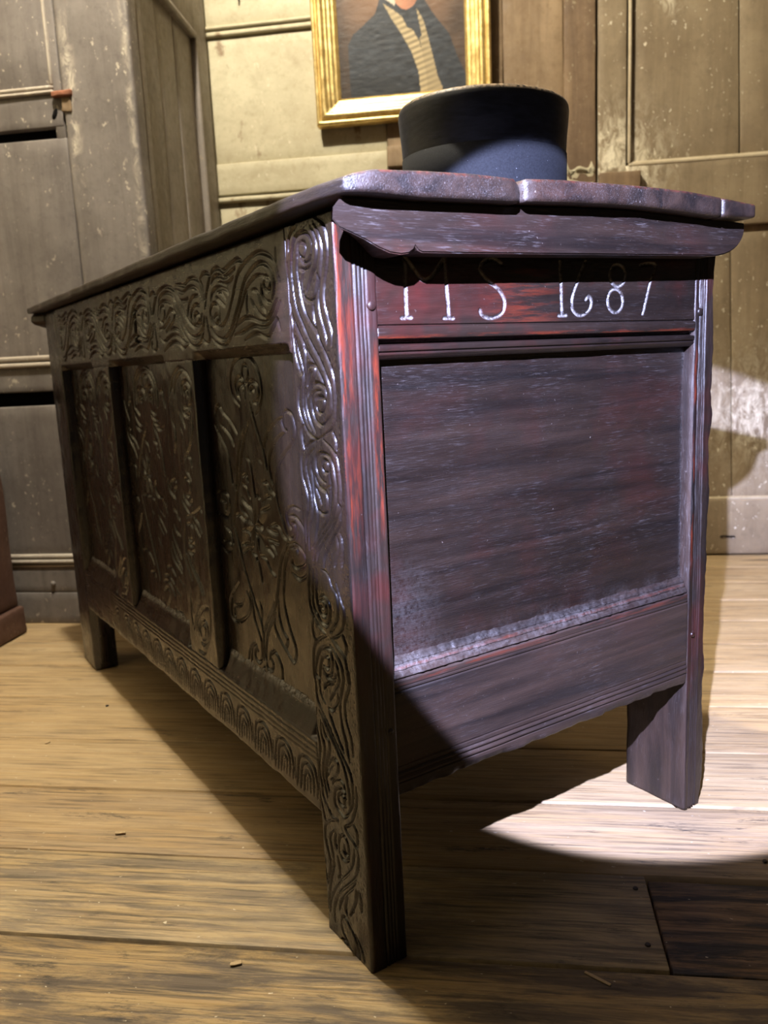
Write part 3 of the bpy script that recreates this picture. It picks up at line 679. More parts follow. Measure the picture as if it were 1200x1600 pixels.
rboard('door_rail_moulding', (CL, -0.772), (VC - 0.007, VC + 0.03), (0.6025, 0.6135), taupe_edge, low_door, (14, 5, 5), 0.004, 0.0003, 14, 79)
rboard('door_rail', (CL, -0.772), (VC, VC + 0.03), (0.548, 0.603), taupe, low_door, (14, 4, 6), 0.003, 0.0006, 10, 80)
rboard('gap', (CL, -0.772), (VC + 0.022, VC + 0.03), (0.510, 0.552), black_void, cup, (3, 2, 2), 0.001)
rboard('low_panel', (CL, -0.772), (VC + 0.004, VC + 0.03), (0.165, 0.5165), taupe, cup, (10, 4, 16), 0.003, 0.001, 8, 81)
rboard('base_moulding', (CL, CS), (VC - 0.006, VC + 0.03), (0.1585, 0.1690), taupe_edge, cup, (14, 5, 5), 0.004, 0.0003, 14, 82)
rboard('base_moulding', (CL, CS), (VC - 0.008, VC + 0.03), (0.1470, 0.1565), taupe_edge, cup, (14, 5, 5), 0.004, 0.0003, 14, 83)
rboard('base_moulding', (CL, CS), (VC - 0.005, VC + 0.03), (0.1385, 0.1445), taupe_edge, cup, (14, 5, 5), 0.0025, 0.0003, 14, 84)
rboard('base_board', (CL, CS), (VC - 0.002, VC + 0.03), (0.077, 0.139), taupe, cup, (14, 4, 6), 0.002, 0.0006, 10, 85)
rboard('base_board', (CL, CS), (VC - 0.003, VC + 0.03), (0.0, 0.0755), taupe, cup, (14, 4, 6), 0.002, 0.0006, 10, 86)
bm = bmesh.new()
bmesh.ops.create_uvsphere(bm, u_segments=14, v_segments=10, radius=0.006, matrix=Matrix.Translation(Vector(uvz(-0.925, VC - 0.004, 0.098))))
me = bpy.data.meshes.new('peg')
bm.to_mesh(me)
bm.free()
link('peg', me, taupe, cup)
rboard('latch', (-0.7935, -0.748), (VC - 0.010, VC + 0.01), (1.1590, 1.1720), rust, up_door, (10, 4, 6), 0.003, 0.0016, 45, 88)
rboard('latch_scar', (-0.775, -0.752), (VC - 0.0022, VC + 0.01), (1.128, 1.160), barewood, cup, (6, 3, 6), 0.002, 0.003, 60, 89)
rboard('keyhole', (-0.801, -0.789), (VC + 0.0012, VC + 0.01), (1.119, 1.140), black_void, up_door, (6, 3, 6), 0.003, 0.003, 60, 90)
# right side of the cupboard, between its corner post and the wall


def side_warp(Q):
    Q = Q.copy()
    Q[:, 0] = Q[:, 0] - (Q[:, 1] - VC) * 0.053
    return Q


rboard('side_stile', (CS - 0.03, CS), (VC + 0.051, VC + 0.085), (0.0, 2.2), taupe_side, cup, (4, 6, 30), 0.003, 0.0006, 9, 91, warp=side_warp)
for k, (a, b) in enumerate(((VC + 0.085, VC + 0.205), (VC + 0.206, VC + 0.335), (VC + 0.336, 1.545))):
    rboard('side_board', (CS - 0.03, CS - 0.012 - 0.0015 * (k % 2)), (a, b), (0.0, 1.432), taupe_side, cup, (4, 6, 30), 0.002, 0.0010, 7, 92 + k, warp=side_warp)
rboard('side_moulding', (CS - 0.03, CS + 0.006), (VC + 0.080, 1.553), (1.428, 1.444), taupe_side, cup, (5, 14, 5), 0.005, 0.0004, 12, 96, warp=side_warp)
rboard('side_rail', (CS - 0.03, CS), (VC + 0.080, 1.60), (1.444, 2.2), taupe_side, cup, (4, 10, 10), 0.003, 0.0006, 10, 97, warp=side_warp)
rboard('side_moulding', (CS - 0.03, CS + 0.004), (1.543, 1.557), (0.0, 1.44), taupe_side, cup, (5, 5, 30), 0.005, 0.0004, 12, 98, warp=side_warp)
rboard('side_stile', (CS - 0.03, CS), (1.557, 1.655), (0.0, 2.2), taupe_side, cup, (4, 6, 30), 0.004, 0.0006, 10, 99, warp=side_warp)

# ------------------------------------------------------------------ brown cabinet at the left edge
cab = empty('wooden_cabinet', tuple(uvz(-1.1, 0.88, 0)), 'worn red-brown wooden cabinet on a plinth, cut off by the left edge of the picture', 'cabinet')
rboard('side_board', (-1.000, -0.976), (0.70, 0.995), (0.066, 0.545), redwood, cab, (4, 10, 30), 0.005, 0.0018, 10, 110)
rboard('front_board', (-1.45, -1.000), (0.70, 0.73), (0.066, 0.545), redwood, cab, (8, 4, 20), 0.004, 0.001, 10, 111)
rboard('back_board', (-1.45, -1.000), (0.965, 0.990), (0.066, 0.545), redwood, cab, (8, 4, 8), 0.004, 0.001, 10, 112)
rboard('top_board', (-1.46, -0.965), (0.685, 1.0), (0.545, 0.568), redwood, cab, (8, 8, 4), 0.004, 0.001, 10, 113)
rboard('plinth', (-1.45, -0.966), (0.690, 1.003), (0.0, 0.064), redwood, cab, (10, 12, 6), 0.006, 0.002, 14, 114)

# ------------------------------------------------------------------ the coffer
D, L, HS = 0.5125, 1.1114, 0.700
T = 0.0408
coffer = empty('carved_coffer', (D / 2, L / 2, 0), 'dark oak coffer carved with scrolls and dated 1687 on its end', 'coffer')
STI = (0.0, 0.085)
SPANS = ((0.085, 0.340), (0.436, 0.700), (0.788, 1.020))
RB, RT = 0.207, 0.592       # panel opening: top of low rail, underside of top rail


def corner_stile(name, y0, y1, x0, x1, hfront, hend, nz, z1, m_front, m_end, front_sign=-1, ragged=0.0, wear=None):
    """upright with a worked front face (towards -x) and a worked end face (towards -y), sharing their arris"""
    z = np.linspace(0, z1, nz + 1)
    ny = hfront.shape[1] - 1
    nx = hend.shape[1] - 1
    ys = np.linspace(0, y1 - y0, ny + 1)
    xs = np.linspace(0, x1 - x0, nx + 1)
    r = 0.004
    Y, Zf = np.meshgrid(ys, z)
    c = 0.0011 * (1 + 0.9 * fbm(np.c_[z * 0, z * 0, z], 22.0, 5))[:, None]
    k = np.clip(1 - Y / r, 0, 1) ** 2
    fx = x0 - hfront * (1 - k) + c * k
    fy = y0 + Y + c * k
    kb = np.clip(1 - (y1 - y0 - Y) / 0.003, 0, 1) ** 2
    fx = fx + 0.001 * kb
    X, Ze = np.meshgrid(xs, z)
    k = np.clip(1 - X / r, 0, 1) ** 2
    ey = y0 - hend * (1 - k) + c * k
    ex = x0 + X + c * k
    edge = np.clip(1 - (x1 - x0 - X) / 0.012, 0, 1)
    if ragged:
        rag = ragged * (fbm(np.c_[z * 0, z * 0 + 3, z], 16.0, 9, 5))[:, None] - ragged * 0.4
        ex = ex + edge * rag
        ey = ey + np.clip(1 - (x1 - x0 - X) / 0.006, 0, 1) ** 2 * 0.003
        foot = np.clip(1 - Ze / 0.022, 0, 1)
        ex = ex - edge * foot * 0.010
    else:
        ey = ey + np.clip(1 - (x1 - x0 - X) / 0.0025, 0, 1) ** 2 * 0.0009
    PF = np.stack([fx, fy, Zf], -1)
    PE = np.stack([ex, ey, Ze], -1)
    nf = PF.shape[0] * PF.shape[1]
    idf = np.arange(nf).reshape(nz + 1, ny + 1)
    ide = nf + np.arange((nz + 1) * (nx + 1)).reshape(nz + 1, nx + 1)
    q = lambda i: np.stack([i[:-1, :-1], i[:-1, 1:], i[1:, 1:], i[1:, :-1]], -1).reshape(-1, 4)
    F1 = q(idf)[:, ::-1]
    F2 = q(ide)
    V = np.concatenate([PF.reshape(-1, 3), PE.reshape(-1, 3)])
    # plain faces: far side (y1) and back (x1), then caps
    n0 = len(V)
    back = np.array([(ex[j, -1], y1, z[j]) for j in range(nz + 1)])
    V = np.concatenate([V, back])
    ib = n0 + np.arange(nz + 1)
    F3 = np.stack([idf[:-1, -1], ib[:-1], ib[1:], idf[1:, -1]], -1)[:, ::-1]
    F4 = np.stack([ide[:-1, -1], ib[:-1], ib[1:], ide[1:, -1]], -1)
    faces = np.concatenate([F1, F2, F3, F4]).tolist()
    for j in (0, nz):
        loop = list(idf[j, ::-1]) + list(ide[j, 1:]) + [int(ib[j])]
        loop = [int(t) for t in loop]
        faces.append(loop[::-1] if j == 0 else loop)
    me = bpy.data.meshes.new(name)
    me.from_pydata(V.tolist(), [], faces)
    me.update()
    me.materials.append(m_front)
    me.materials.append(m_end)
    mi = np.zeros(len(faces), int)
    mi[len(F1):len(F1) + len(F2)] = 1
    mi[len(F1) + len(F2) + len(F3):] = 1
    me.polygons.foreach_set('material_index', mi)
    if wear is not None:
        set_attr(me, 'wear', np.concatenate([np.zeros(nf), wear(X, Ze).ravel()]))
    bm = bmesh.new()
    bm.from_mesh(me)
    bmesh.ops.remove_doubles(bm, verts=bm.verts, dist=2e-5)
    bm.to_mesh(me)
    bm.free()
    return link(name, me, None, coffer)


def reeds(X, pos):
    h = np.zeros_like(X)
    for (c, w, d) in pos:
        h -= d * np.clip(1 - ((X - c) / w) ** 2, 0, 1)
    return h


oak_arris = oak('oak_end_upright', 'z', red=0.8, scuff=0.45, rough=0.36, seed=7.7, dark=0.65)
oak_leg = oak('oak_torchlit_leg', 'z', red=0.05, scuff=0.9, rough=0.40, seed=13.3, dark=1.5, bump=0.5, sc_k=1.6)  # lighter oak: torch light on the rear leg put into its colour
# near upright, fully carved
nz, ny, nx = 820, 96, 52
ys = np.linspace(0, 0.085, ny + 1)
zs = np.linspace(0, HS, nz + 1)
A, B = np.meshgrid(ys, zs)
lines = curves_of('stile')
hf = -groove_field(A, B, lines, 0.0022, 0.0032)
hf += 0.0005 * fbm(np.stack([A, B, A * 0], -1), 60.0, 3)
punch = vnoise(np.stack([A, B, A * 0], -1), 520.0, 2)
hf -= 0.0004 * (punch > 0.45) * (np.abs(hf) < 0.0008)
X_, Z2 = np.meshgrid(np.linspace(0, T, nx + 1), zs)
he = reeds(X_, ((0.0180, 0.0014, 0.0014), (0.0222, 0.0010, 0.0007), (0.0262, 0.0010, 0.0011), (0.0296, 0.0012, 0.0013)))
he += 0.0003 * fbm(np.stack([X_, Z2 * 0.3, X_ * 0], -1), 120.0, 6)


def near_wear(X, Z):
    a = np.clip(1 - np.abs(X - 0.0025) / 0.004, 0, 1) * np.clip((Z - 0.40) / 0.06, 0, 1)
    b = np.clip(1 - np.abs(X - 0.0360) / 0.006, 0, 1) * np.clip((Z - 0.42) / 0.05, 0, 1) * np.clip((0.60 - Z) / 0.03, 0, 1)
    c = 0.42 * np.clip(1 - np.abs(X - 0.010) / 0.009, 0, 1) * np.clip((Z - 0.40) / 0.06, 0, 1)
    return np.clip(a + 0.9 * b + c, 0, 1)


corner_stile('stile', 0.0, 0.085, 0.0, T, hf, he, nz, HS, oak_front_v, oak_arris, wear=near_wear)
# rear upright on the same end, ragged at its back edge
nz2, ny2 = 240, 24
zs2 = np.linspace(0, HS, nz2 + 1)
X2, Z3 = np.meshgrid(np.linspace(0, D - 0.472, 80 + 1), zs2)
he2 = reeds(X2, ((0.0078, 0.0014, 0.0020), (0.0112, 0.0010, 0.0012), (0.0150, 0.0011, 0.0016), (0.0190, 0.0014, 0.0020)))
he2 += 0.0006 * fbm(np.stack([X2, Z3 * 0.5, X2 * 0], -1), 90.0, 8)
A2, B2 = np.meshgrid(np.linspace(0, 0.093, ny2 + 1), zs2)
hf2 = 0.0008 * fbm(np.stack([A2, B2, A2 * 0], -1), 40.0, 12)
corner_stile('stile', 0.0, 0.093, 0.472, D, hf2, he2, nz2, HS, oak_leg, oak_arris, ragged=0.009,
             wear=lambda X, Z: 0.8 * np.clip(1 - np.abs(X - 0.003) / 0.003, 0, 1) * np.clip((Z - 0.30) / 0.06, 0, 1) * np.clip((0.60 - Z) / 0.04, 0, 1))
# far uprights
me = hf_mesh('stile', (0, L, 0), (0, -1, 0), (0, 0, 1), (-1, 0, 0), 0.0914, HS, 0.045, 40, 200,
             0.0007 * fbm(np.stack(np.meshgrid(np.linspace(0, .09, 41), np.linspace(0, HS, 201)) + [np.zeros((201, 41))], -1), 50.0, 4), 0.002)
link('stile', me, oak_front_v, coffer)
board('stile', (0.472, L - 0.0914, 0), (D, L, HS), oak_arris, coffer, (4, 4, 20), 0.003, 0.0008, 20, 7)


def wobble(A, B, amp, freq, seed):
    return amp * fbm(np.stack([A, B, A * 0], -1), freq, seed)


# front top rail with the scroll frieze
y0, y1, z0, z1 = 0.0845, 1.0205, 0.590, 0.700
nw, nh = 640, 110
A, B = np.meshgrid(np.linspace(y0, y1, nw + 1), np.linspace(z0, z1, nh + 1))
base = curves_of('rail')
PER = 0.3705
allc = list(base)
for l in base:
    if min(p[0] for p in l) < 0.1:
        pass
    allc.append([(p[0] + PER, p[1] + 0.0015) for p in l])
for l in base:
    if max(p[0] for p in l) < 0.30:
        allc.append([(p[0] + 2 * PER, p[1] + 0.003) for p in l if p[0] + 2 * PER < 1.0])
allc = [l for l in allc if len(l) > 1]
h = -groove_field(A, B, allc, 0.0024, 0.0032)
h -= groove_field(A, B, [[(0.545, 0.622), (0.543, 0.650), (0.544, 0.664)]], 0.006, 0.012, False)   # keyhole slot
h += wobble(A, B, 0.0006, 45.0, 2)
cm = np.zeros_like(A)
for (a, b) in SPANS:
    cm = np.maximum(cm, np.clip((A - a - 0.004) / 0.012, 0, 1) * np.clip((b - 0.004 - A) / 0.012, 0, 1))
h -= cm * np.clip((0.600 - B) / 0.010, 0, 1) * 0.013
me = hf_mesh('top_rail', (0, y0, z0), (0, 1, 0), (0, 0, 1), (-1, 0, 0), y1 - y0, z1 - z0, 0.030, nw, nh, h, 0.0008)
link('top_rail', me, oak_front, coffer)

# front bottom rail with a row of nulled arches and a chamfer below every panel
z0, z1 = 0.132, 0.236
nw, nh = 720, 104
A, B = np.meshgrid(np.linspace(y0, y1, nw + 1), np.linspace(z0, z1, nh + 1))
ar = []
yc = 0.110
while yc < 0.82:
    for (hw, zt) in ((0.0215, 0.1815), (0.0140, 0.1745), (0.0068, 0.1660)):
        ar.append([(yc - hw + 0.002, 0.143), (yc - hw, 0.160), (yc - hw * 0.72, zt - 0.005), (yc, zt), (yc + hw * 0.72, zt - 0.006), (yc + hw, 0.156), (yc + hw + 0.003, 0.140)])
    ar.append([(yc + 0.002, 0.144), (yc, 0.158)])
    ar.append([(yc + 0.0275, 0.146), (yc + 0.0265, 0.170)])
    yc += 0.0532
h = -groove_field(A, B, ar, 0.0022, 0.0028)
fade = np.clip((0.86 - A) / 0.12, 0.1, 1)
h *= fade
for zz, w, d in ((0.1885, 0.0012, 0.0014), (0.1945, 0.0012, 0.0014), (0.2010, 0.0012, 0.0016)):
    h -= d * np.clip(1 - np.abs(B - zz) / w, 0, 1) * fade
h += wobble(A, B, 0.0007, 40.0, 5)
cm = np.zeros_like(A)
for (a, b) in SPANS:
    cm = np.maximum(cm, np.clip((A - a - 0.001) / 0.014, 0, 1) * np.clip((b - 0.001 - A) / 0.014, 0, 1))
up = np.clip((B - RB) / 0.0285, 0, 1)
h += np.where(B > RB - 0.001, -(cm * (up * 0.0145 + 0.0012) + (1 - cm) * np.minimum(1, up * 12) * 0.0175), 0)
h += np.where((B > RB) & (cm > 0.5), wobble(A, B, 0.0005, 70.0, 9) + wobble(A, B, 0.0016, 160.0, 19) * (up > 0.8), 0)
# ragged, split lower edge
me = hf_mesh('bottom_rail', (0, y0, z0), (0, 1, 0), (0, 0, 1), (-1, 0, 0), y1 - y0, z1 - z0, 0.030, nw, nh, h, 0.0012)
co = np.zeros(len(me.vertices) * 3)
me.vertices.foreach_get('co', co)
co = co.reshape(-1, 3)
low = np.clip((z0 + 0.012 - co[:, 2]) / 0.012, 0, 1)
co[:, 2] += low * 0.0013 * fbm(np.c_[co[:, 1], co[:, 1] * 0, co[:, 1] * 0], 30.0, 3)
me.vertices.foreach_set('co', co.ravel())
cha = np.clip((co[:, 2] - 0.2265) / 0.006, 0, 1) * (co[:, 0] > 0.004) * (co[:, 0] < 0.02)
set_attr(me, 'chalk', 1.0 * cha)
link('bottom_rail', me, oak_front, coffer)

# muntins
mc = curves_of('muntin2')
for (a, b, dy, st) in ((0.340, 0.436, -0.004, 0.0013), (0.700, 0.788, 0.350, 0.0018)):
    nw, nh = int((b - a) / st), int(0.385 / st)
    A, B = np.meshgrid(np.linspace(a, b, nw + 1), np.linspace(RB, RT, nh + 1))
    ls = [[(p[0] + dy, p[1]) for p in l] for l in mc]
    h = -groove_field(A, B, ls, 0.0028, 0.0030) + wobble(A, B, 0.0006, 45.0, 6)
    me = hf_mesh('muntin', (0, a, RB), (0, 1, 0), (0, 0, 1), (-1, 0, 0), b - a, RT - RB, 0.030, nw, nh, h, 0.0012)
    link('muntin', me, oak_front_v, coffer)

# carved front panels
XP = 0.016
p3, p2 = curves_of('panel3'), curves_of('panel2')
mirror2 = []
for (a, b, src, dy, st, gw) in ((0.083, 0.342, p3, 0.0, 0.00110, 0.0024), (0.434, 0.702, p2, 0.0, 0.0014, 0.0029), (0.786, 1.022, p2, 0.330, 0.0018, 0.0030)):
    nw, nh = int((b - a) / st), int(0.392 / st)
    A, B = np.meshgrid(np.linspace(a, b, nw + 1), np.linspace(0.204, 0.596, nh + 1))
    ls = [[(p[0] + dy, p[1]) for p in l] for l in src]
    h = -groove_field(A, B, ls, gw, 0.0032)
    # rounded petals between the cuts around the flower
    cy, cz = (0.232, 0.405) if src is p3 else (0.606 + dy, 0.43)
    rr = np.hypot(A - cy, (B - cz))
    an = np.arctan2(B - cz, A - cy)
    h += 0.0018 * np.clip(1 - rr / 0.055, 0, 1) * np.cos(an * 7 + rr * 60)
    h += wobble(A, B, 0.0008, 26.0, 7)
    me = hf_mesh('panel', (XP, a, 0.204), (0, 1, 0), (0, 0, 1), (-1, 0, 0), b - a, 0.392, 0.012, nw, nh, h, 0.0)
    link('panel', me, oak_panel, coffer)

# end top rail with the cut initials and date
x0, x1, z0, z1 = T - 0.001, 0.4725, 0.5800, 0.700
nw, nh = 480, 280
A, B = np.meshgrid(np.linspace(x0, x1, nw + 1), np.linspace(z0, z1, nh + 1))
ell = lambda cx, cz, rx, rz, a0=0, a1=360, n=14: [(cx + rx * math.cos(math.radians(a0 + (a1 - a0) * k / n)), cz + rz * math.sin(math.radians(a0 + (a1 - a0) * k / n))) for k in range(n + 1)]
letters = [
    [(0.0716, 0.6155), (0.0722, 0.667)], [(0.1182, 0.6150), (0.1156, 0.667)], [(0.0722, 0.666), (0.0930, 0.6465), (0.1156, 0.667)],
    [(0.0665, 0.6150), (0.0760, 0.6152)], [(0.1130, 0.6145), (0.1230, 0.6143)],
    [(0.183, 0.663), (0.172, 0.6675), (0.160, 0.664), (0.157, 0.656), (0.1640, 0.6485), (0.178, 0.6405), (0.1855, 0.6300), (0.182, 0.6185), (0.169, 0.6140), (0.158, 0.6165), (0.1555, 0.6215)],
    [(0.2590, 0.667), (0.2617, 0.6160)], [(0.2565, 0.6157), (0.2670, 0.6157)],
    [(0.2945, 0.668), (0.2855, 0.6520), (0.2775, 0.6380), (0.2755, 0.6245), (0.2825, 0.6165), (0.2925, 0.6165), (0.3015, 0.6225), (0.3030, 0.6305), (0.2985, 0.6345), (0.2950, 0.6315)],
    ell(0.3392, 0.6303, 0.0117, 0.0120), ell(0.3430, 0.6555, 0.0120, 0.0105, 250, 610),
    [(0.3785, 0.6665), (0.3900, 0.6685), (0.4030, 0.6670), (0.3965, 0.6530), (0.3880, 0.6320), (0.3823, 0.6165)],
]
gl = groove_field(A, B, letters, 0.0021, 0.0020, False)
h = -gl
for zz, w, d in ((0.6088, 0.0009, 0.0016), (0.5947, 0.0026, 0.0075), (0.5863, 0.0008, 0.0016)):
    h -= d * np.clip(1 - (np.abs(B - zz) / w) ** 3, 0, 1)
h += 0.0016 * np.sqrt(np.clip(1 - ((B - 0.6025) / 0.0052) ** 2, 0, 1))
h += 0.0006 * np.sqrt(np.clip(1 - ((B - 0.5893) / 0.0026) ** 2, 0, 1))
h -= np.clip((0.5840 - B) / 0.004, 0, 1) * 0.0045
h += wobble(A, B * 3, 0.0005, 30.0, 3)
h -= 0.0012
me = hf_mesh('top_rail', (x0, 0, z0), (1, 0, 0), (0, 0, 1), (0, -1, 0), x1 - x0, z1 - z0, 0.028, nw, nh, h, 0.0006)
set_attr(me, 'chalk', np.clip(gl.ravel() / 0.0014, 0, 1))
set_attr(me, 'wear', (0.55 * np.clip(1 - np.abs(B - 0.5985) / 0.003, 0, 1) + 0.35 * np.clip(1 - np.abs(A - 0.21) / 0.06, 0, 1) * (B < 0.66) * (B > 0.61)).ravel())
link('top_rail', me, oak_end, coffer)

# end panel
nw, nh = 220, 150
x0, x1, z0, z1 = 0.036, 0.477, 0.285, 0.592
A, B = np.meshgrid(np.linspace(x0, x1, nw + 1), np.linspace(z0, z1, nh + 1))
h = wobble(A * 0.5, B, 0.0010, 14.0, 4) + wobble(A * 0.25, B, 0.00022, 170.0, 8)
e = np.minimum(np.minimum(A - T, 0.472 - A), 0.575 - B)
h -= 0.0015 * np.clip(1 - e / 0.010, 0, 1)
me = hf_mesh('panel', (x0, 0.013, z0), (1, 0, 0), (0, 0, 1), (0, -1, 0), x1 - x0, z1 - z0, 0.010, nw, nh, h, 0.0)
set_attr(me, 'chalk', (0.10 * np.clip(0.5 + 1.2 * fbm(np.stack([A, B, A * 0], -1), 40.0, 24), 0, 1.2) * np.clip(1 - (B - 0.302) / 0.020, 0, 1) + 0.35 * np.clip(1 - (0.4725 - A) / 0.006, 0, 1)
                       + 0.14 * np.clip(1 - np.hypot((A - 0.065) / 0.05, (B - 0.345) / 0.06), 0, 1)).ravel())
link('panel', me, oak_end_panel, coffer)

# end bottom rail: moulded and crusted top edge, moulded lower edge
nw, nh = 300, 240
x0, x1, z0, z1 = T - 0.001, 0.4725, 0.172, 0.308
A, B = np.meshgrid(np.linspace(x0, x1, nw + 1), np.linspace(z0, z1, nh + 1))
h = np.where(B > 0.2885, -np.clip((B - 0.2885) / 0.0195, 0, 1) * 0.013, 0.0)
for zz, w, d in ((0.2755, 0.0012, 0.0016), (0.2795, 0.0008, 0.0008), (0.2870, 0.0016, 0.0030), (0.2935, 0.0010, 0.0018), (0.2985, 0.0010, 0.0014), (0.1845, 0.0012, 0.0013), (0.1905, 0.0010, 0.0010), (0.1955, 0.0012, 0.0014), (0.2015, 0.0010, 0.0009)):
    h = h - d * np.clip(1 - np.abs(B - zz) / w, 0, 1)
h += 0.0010 * np.clip(1 - ((B - 0.1870) / 0.0020) ** 2, 0, 1) + 0.0010 * np.clip(1 - ((B - 0.1930) / 0.0018) ** 2, 0, 1)
h += np.where(B > 0.2885, wobble(A, B, 0.0011, 150.0, 6), 0) + wobble(A * 0.5, B, 0.0006, 30.0, 5) - 0.001
h -= np.clip((0.180 - B) / 0.008, 0, 1) * 0.002 * (1 + fbm(np.stack([A, A * 0, A * 0], -1), 60, 3))
me = hf_mesh('bottom_rail', (x0, 0, z0), (1, 0, 0), (0, 0, 1), (0, -1, 0), x1 - x0, z1 - z0, 0.026, nw, nh, h, 0.0012)
patch = np.clip(0.75 + 1.1 * fbm(np.stack([A, B * 2, A * 0], -1), 38.0, 21), 0, 1.3) * np.clip(1.15 - A * 1.6, 0.25, 1)
set_attr(me, 'chalk', (0.34 * patch * np.clip(1 - np.abs(B - 0.2965) / 0.012, 0, 1)).ravel())
set_attr(me, 'wear', (0.45 * np.clip(1 - np.abs(B - 0.2835) / 0.003, 0, 1) + 0.3 * np.clip(1 - np.abs(B - 0.296) / 0.002, 0, 1)).ravel())
link('bottom_rail', me, oak_end_low, coffer)

# pegs standing a little proud of the joints
for (x, z, s) in ((0.0345, 0.6255, 0.0050), (0.4800, 0.6182, 0.0052), (0.4800, 0.2330, 0.0042), (0.0340, 0.2400, 0.0036)):
    bm = bmesh.new()
    bmesh.ops.create_cone(bm, cap_ends=True, segments=12, radius1=s, radius2=s * 0.8, depth=0.006,
                          matrix=Matrix.Translation((x, 0.0012, z)) @ Matrix.Rotation(math.pi / 2, 4, 'X'))
    bmesh.ops.bevel(bm, geom=[e_ for e_ in bm.edges], offset=0.0007, segments=1, affect='EDGES')
    me = bpy.data.meshes.new('peg')
    bm.to_mesh(me)
    bm.free()
    link('peg', me, oak_arris, coffer)

# back, far end and bottom boards, hardly seen
board('back_board', (D - 0.020, 0.093, 0.150), (D - 0.006, L - 0.0914, 0.70), oak_inside, coffer, (4, 10, 8), 0.003, 0.0006, 12, 1)
board('end_board', (0.045, L - 0.028, 0.150), (0.472, L - 0.004, 0.70), oak_inside, coffer, (10, 4, 8), 0.003, 0.0006, 12, 2)
for k in range(5):
    ya = 0.03 + k * 0.2105
    board('base_board', (0.028, ya, 0.178), (D - 0.02, ya + 0.209, 0.192), oak_inside, coffer, (6, 6, 4), 0.002, 0.0004, 12, 3 + k)

lid = empty('lid', (-D / 2, -L / 2, 0))
lid.parent = coffer
# lid of three boards, crowned across and rough at the edges
LTX = (-0.021, -0.010, 0.010, 0.056, 0.108, 0.164, 0.172, 0.227, 0.314, 0.392, 0.445, 0.504)
LTT = (0.7155, 0.7190, 0.7226, 0.7255, 0.7274, 0.7272, 0.7285, 0.7311, 0.7332, 0.7335, 0.7308, 0.7275)
LTB = (0.7045, 0.7045, 0.7050, 0.7048, 0.7064, 0.7079, 0.7090, 0.7114, 0.7140, 0.7125, 0.7110, 0.7130)


def lid_warp(Q):
    Q = Q.copy()
    t = Q[:, 2].copy()
    top = np.interp(Q[:, 0], LTX, LTT)
    bot = np.interp(Q[:, 0], LTX, LTB)
    Q[:, 2] = bot + (top - bot) * t / 0.02 - 0.004 * (Q[:, 1] / L) * 0.5
    rough = 0.0012 * fbm(np.c_[Q[:, 0], Q[:, 1], t * 0.4], 26.0, 15)
    near = np.clip(1 - (Q[:, 1] + 0.050) / 0.010, 0, 1)
    Q[:, 1] += rough * near * 1.3
    Q[:, 0] += rough * np.clip(1 - (Q[:, 0] + 0.021) / 0.010, 0, 1) * 1.6
    # worn front corner
    cx = np.clip(1 - (Q[:, 0] + 0.021) / 0.030, 0, 1) * np.clip(1 - (Q[:, 1] + 0.050) / 0.045, 0, 1)
    Q[:, 0] += cx * 0.007
    Q[:, 1] += cx * 0.004
    # broken corner where the first two boards meet
    br = np.clip(1 - np.abs(Q[:, 0] - 0.165) / 0.010, 0, 1) * np.clip(1 - (Q[:, 1] + 0.050) / 0.020, 0, 1) * (Q[:, 0] < 0.1663)
    Q[:, 2] -= br * (t > 0.01) * 0.006
    Q[:, 1] += br * 0.005
    return Q


LE = (-0.050, L + 0.046)
for k, (a, b, sx) in enumerate(((-0.021, 0.1658, 26), (0.1668, 0.4445, 30), (0.4453, 0.504, 10))):
    o = board('lid_board', (a, LE[0], 0.0), (b, LE[1], 0.02), oak_lid, lid, (sx, 150, 6), 0.0038, 0.0, 30, 5 + k, lid_warp)
    me = o.data
    co = np.zeros(len(me.vertices) * 3)
    me.vertices.foreach_get('co', co)
    co = co.reshape(-1, 3)
    nearend = np.clip(1 - (co[:, 1] + 0.050) / 0.012, 0, 1)
    joint = np.zeros(len(co))
    for xj in (0.1663,) if k < 2 else (0.4449,):
        joint = np.maximum(joint, np.clip(1 - np.abs(co[:, 0] - xj) / (0.006 if k == 1 else 0.002), 0, 1))
    set_attr(me, 'chalk', 0.75 * joint * nearend)
    top = np.interp(co[:, 0], LTX, LTT)
    set_attr(me, 'wear', 0.5 * np.clip(1 - np.abs(top - co[:, 2] - 0.0005) / 0.0012, 0, 1) * np.clip(1 - (co[:, 1] + 0.05) / 0.02, 0, 1))


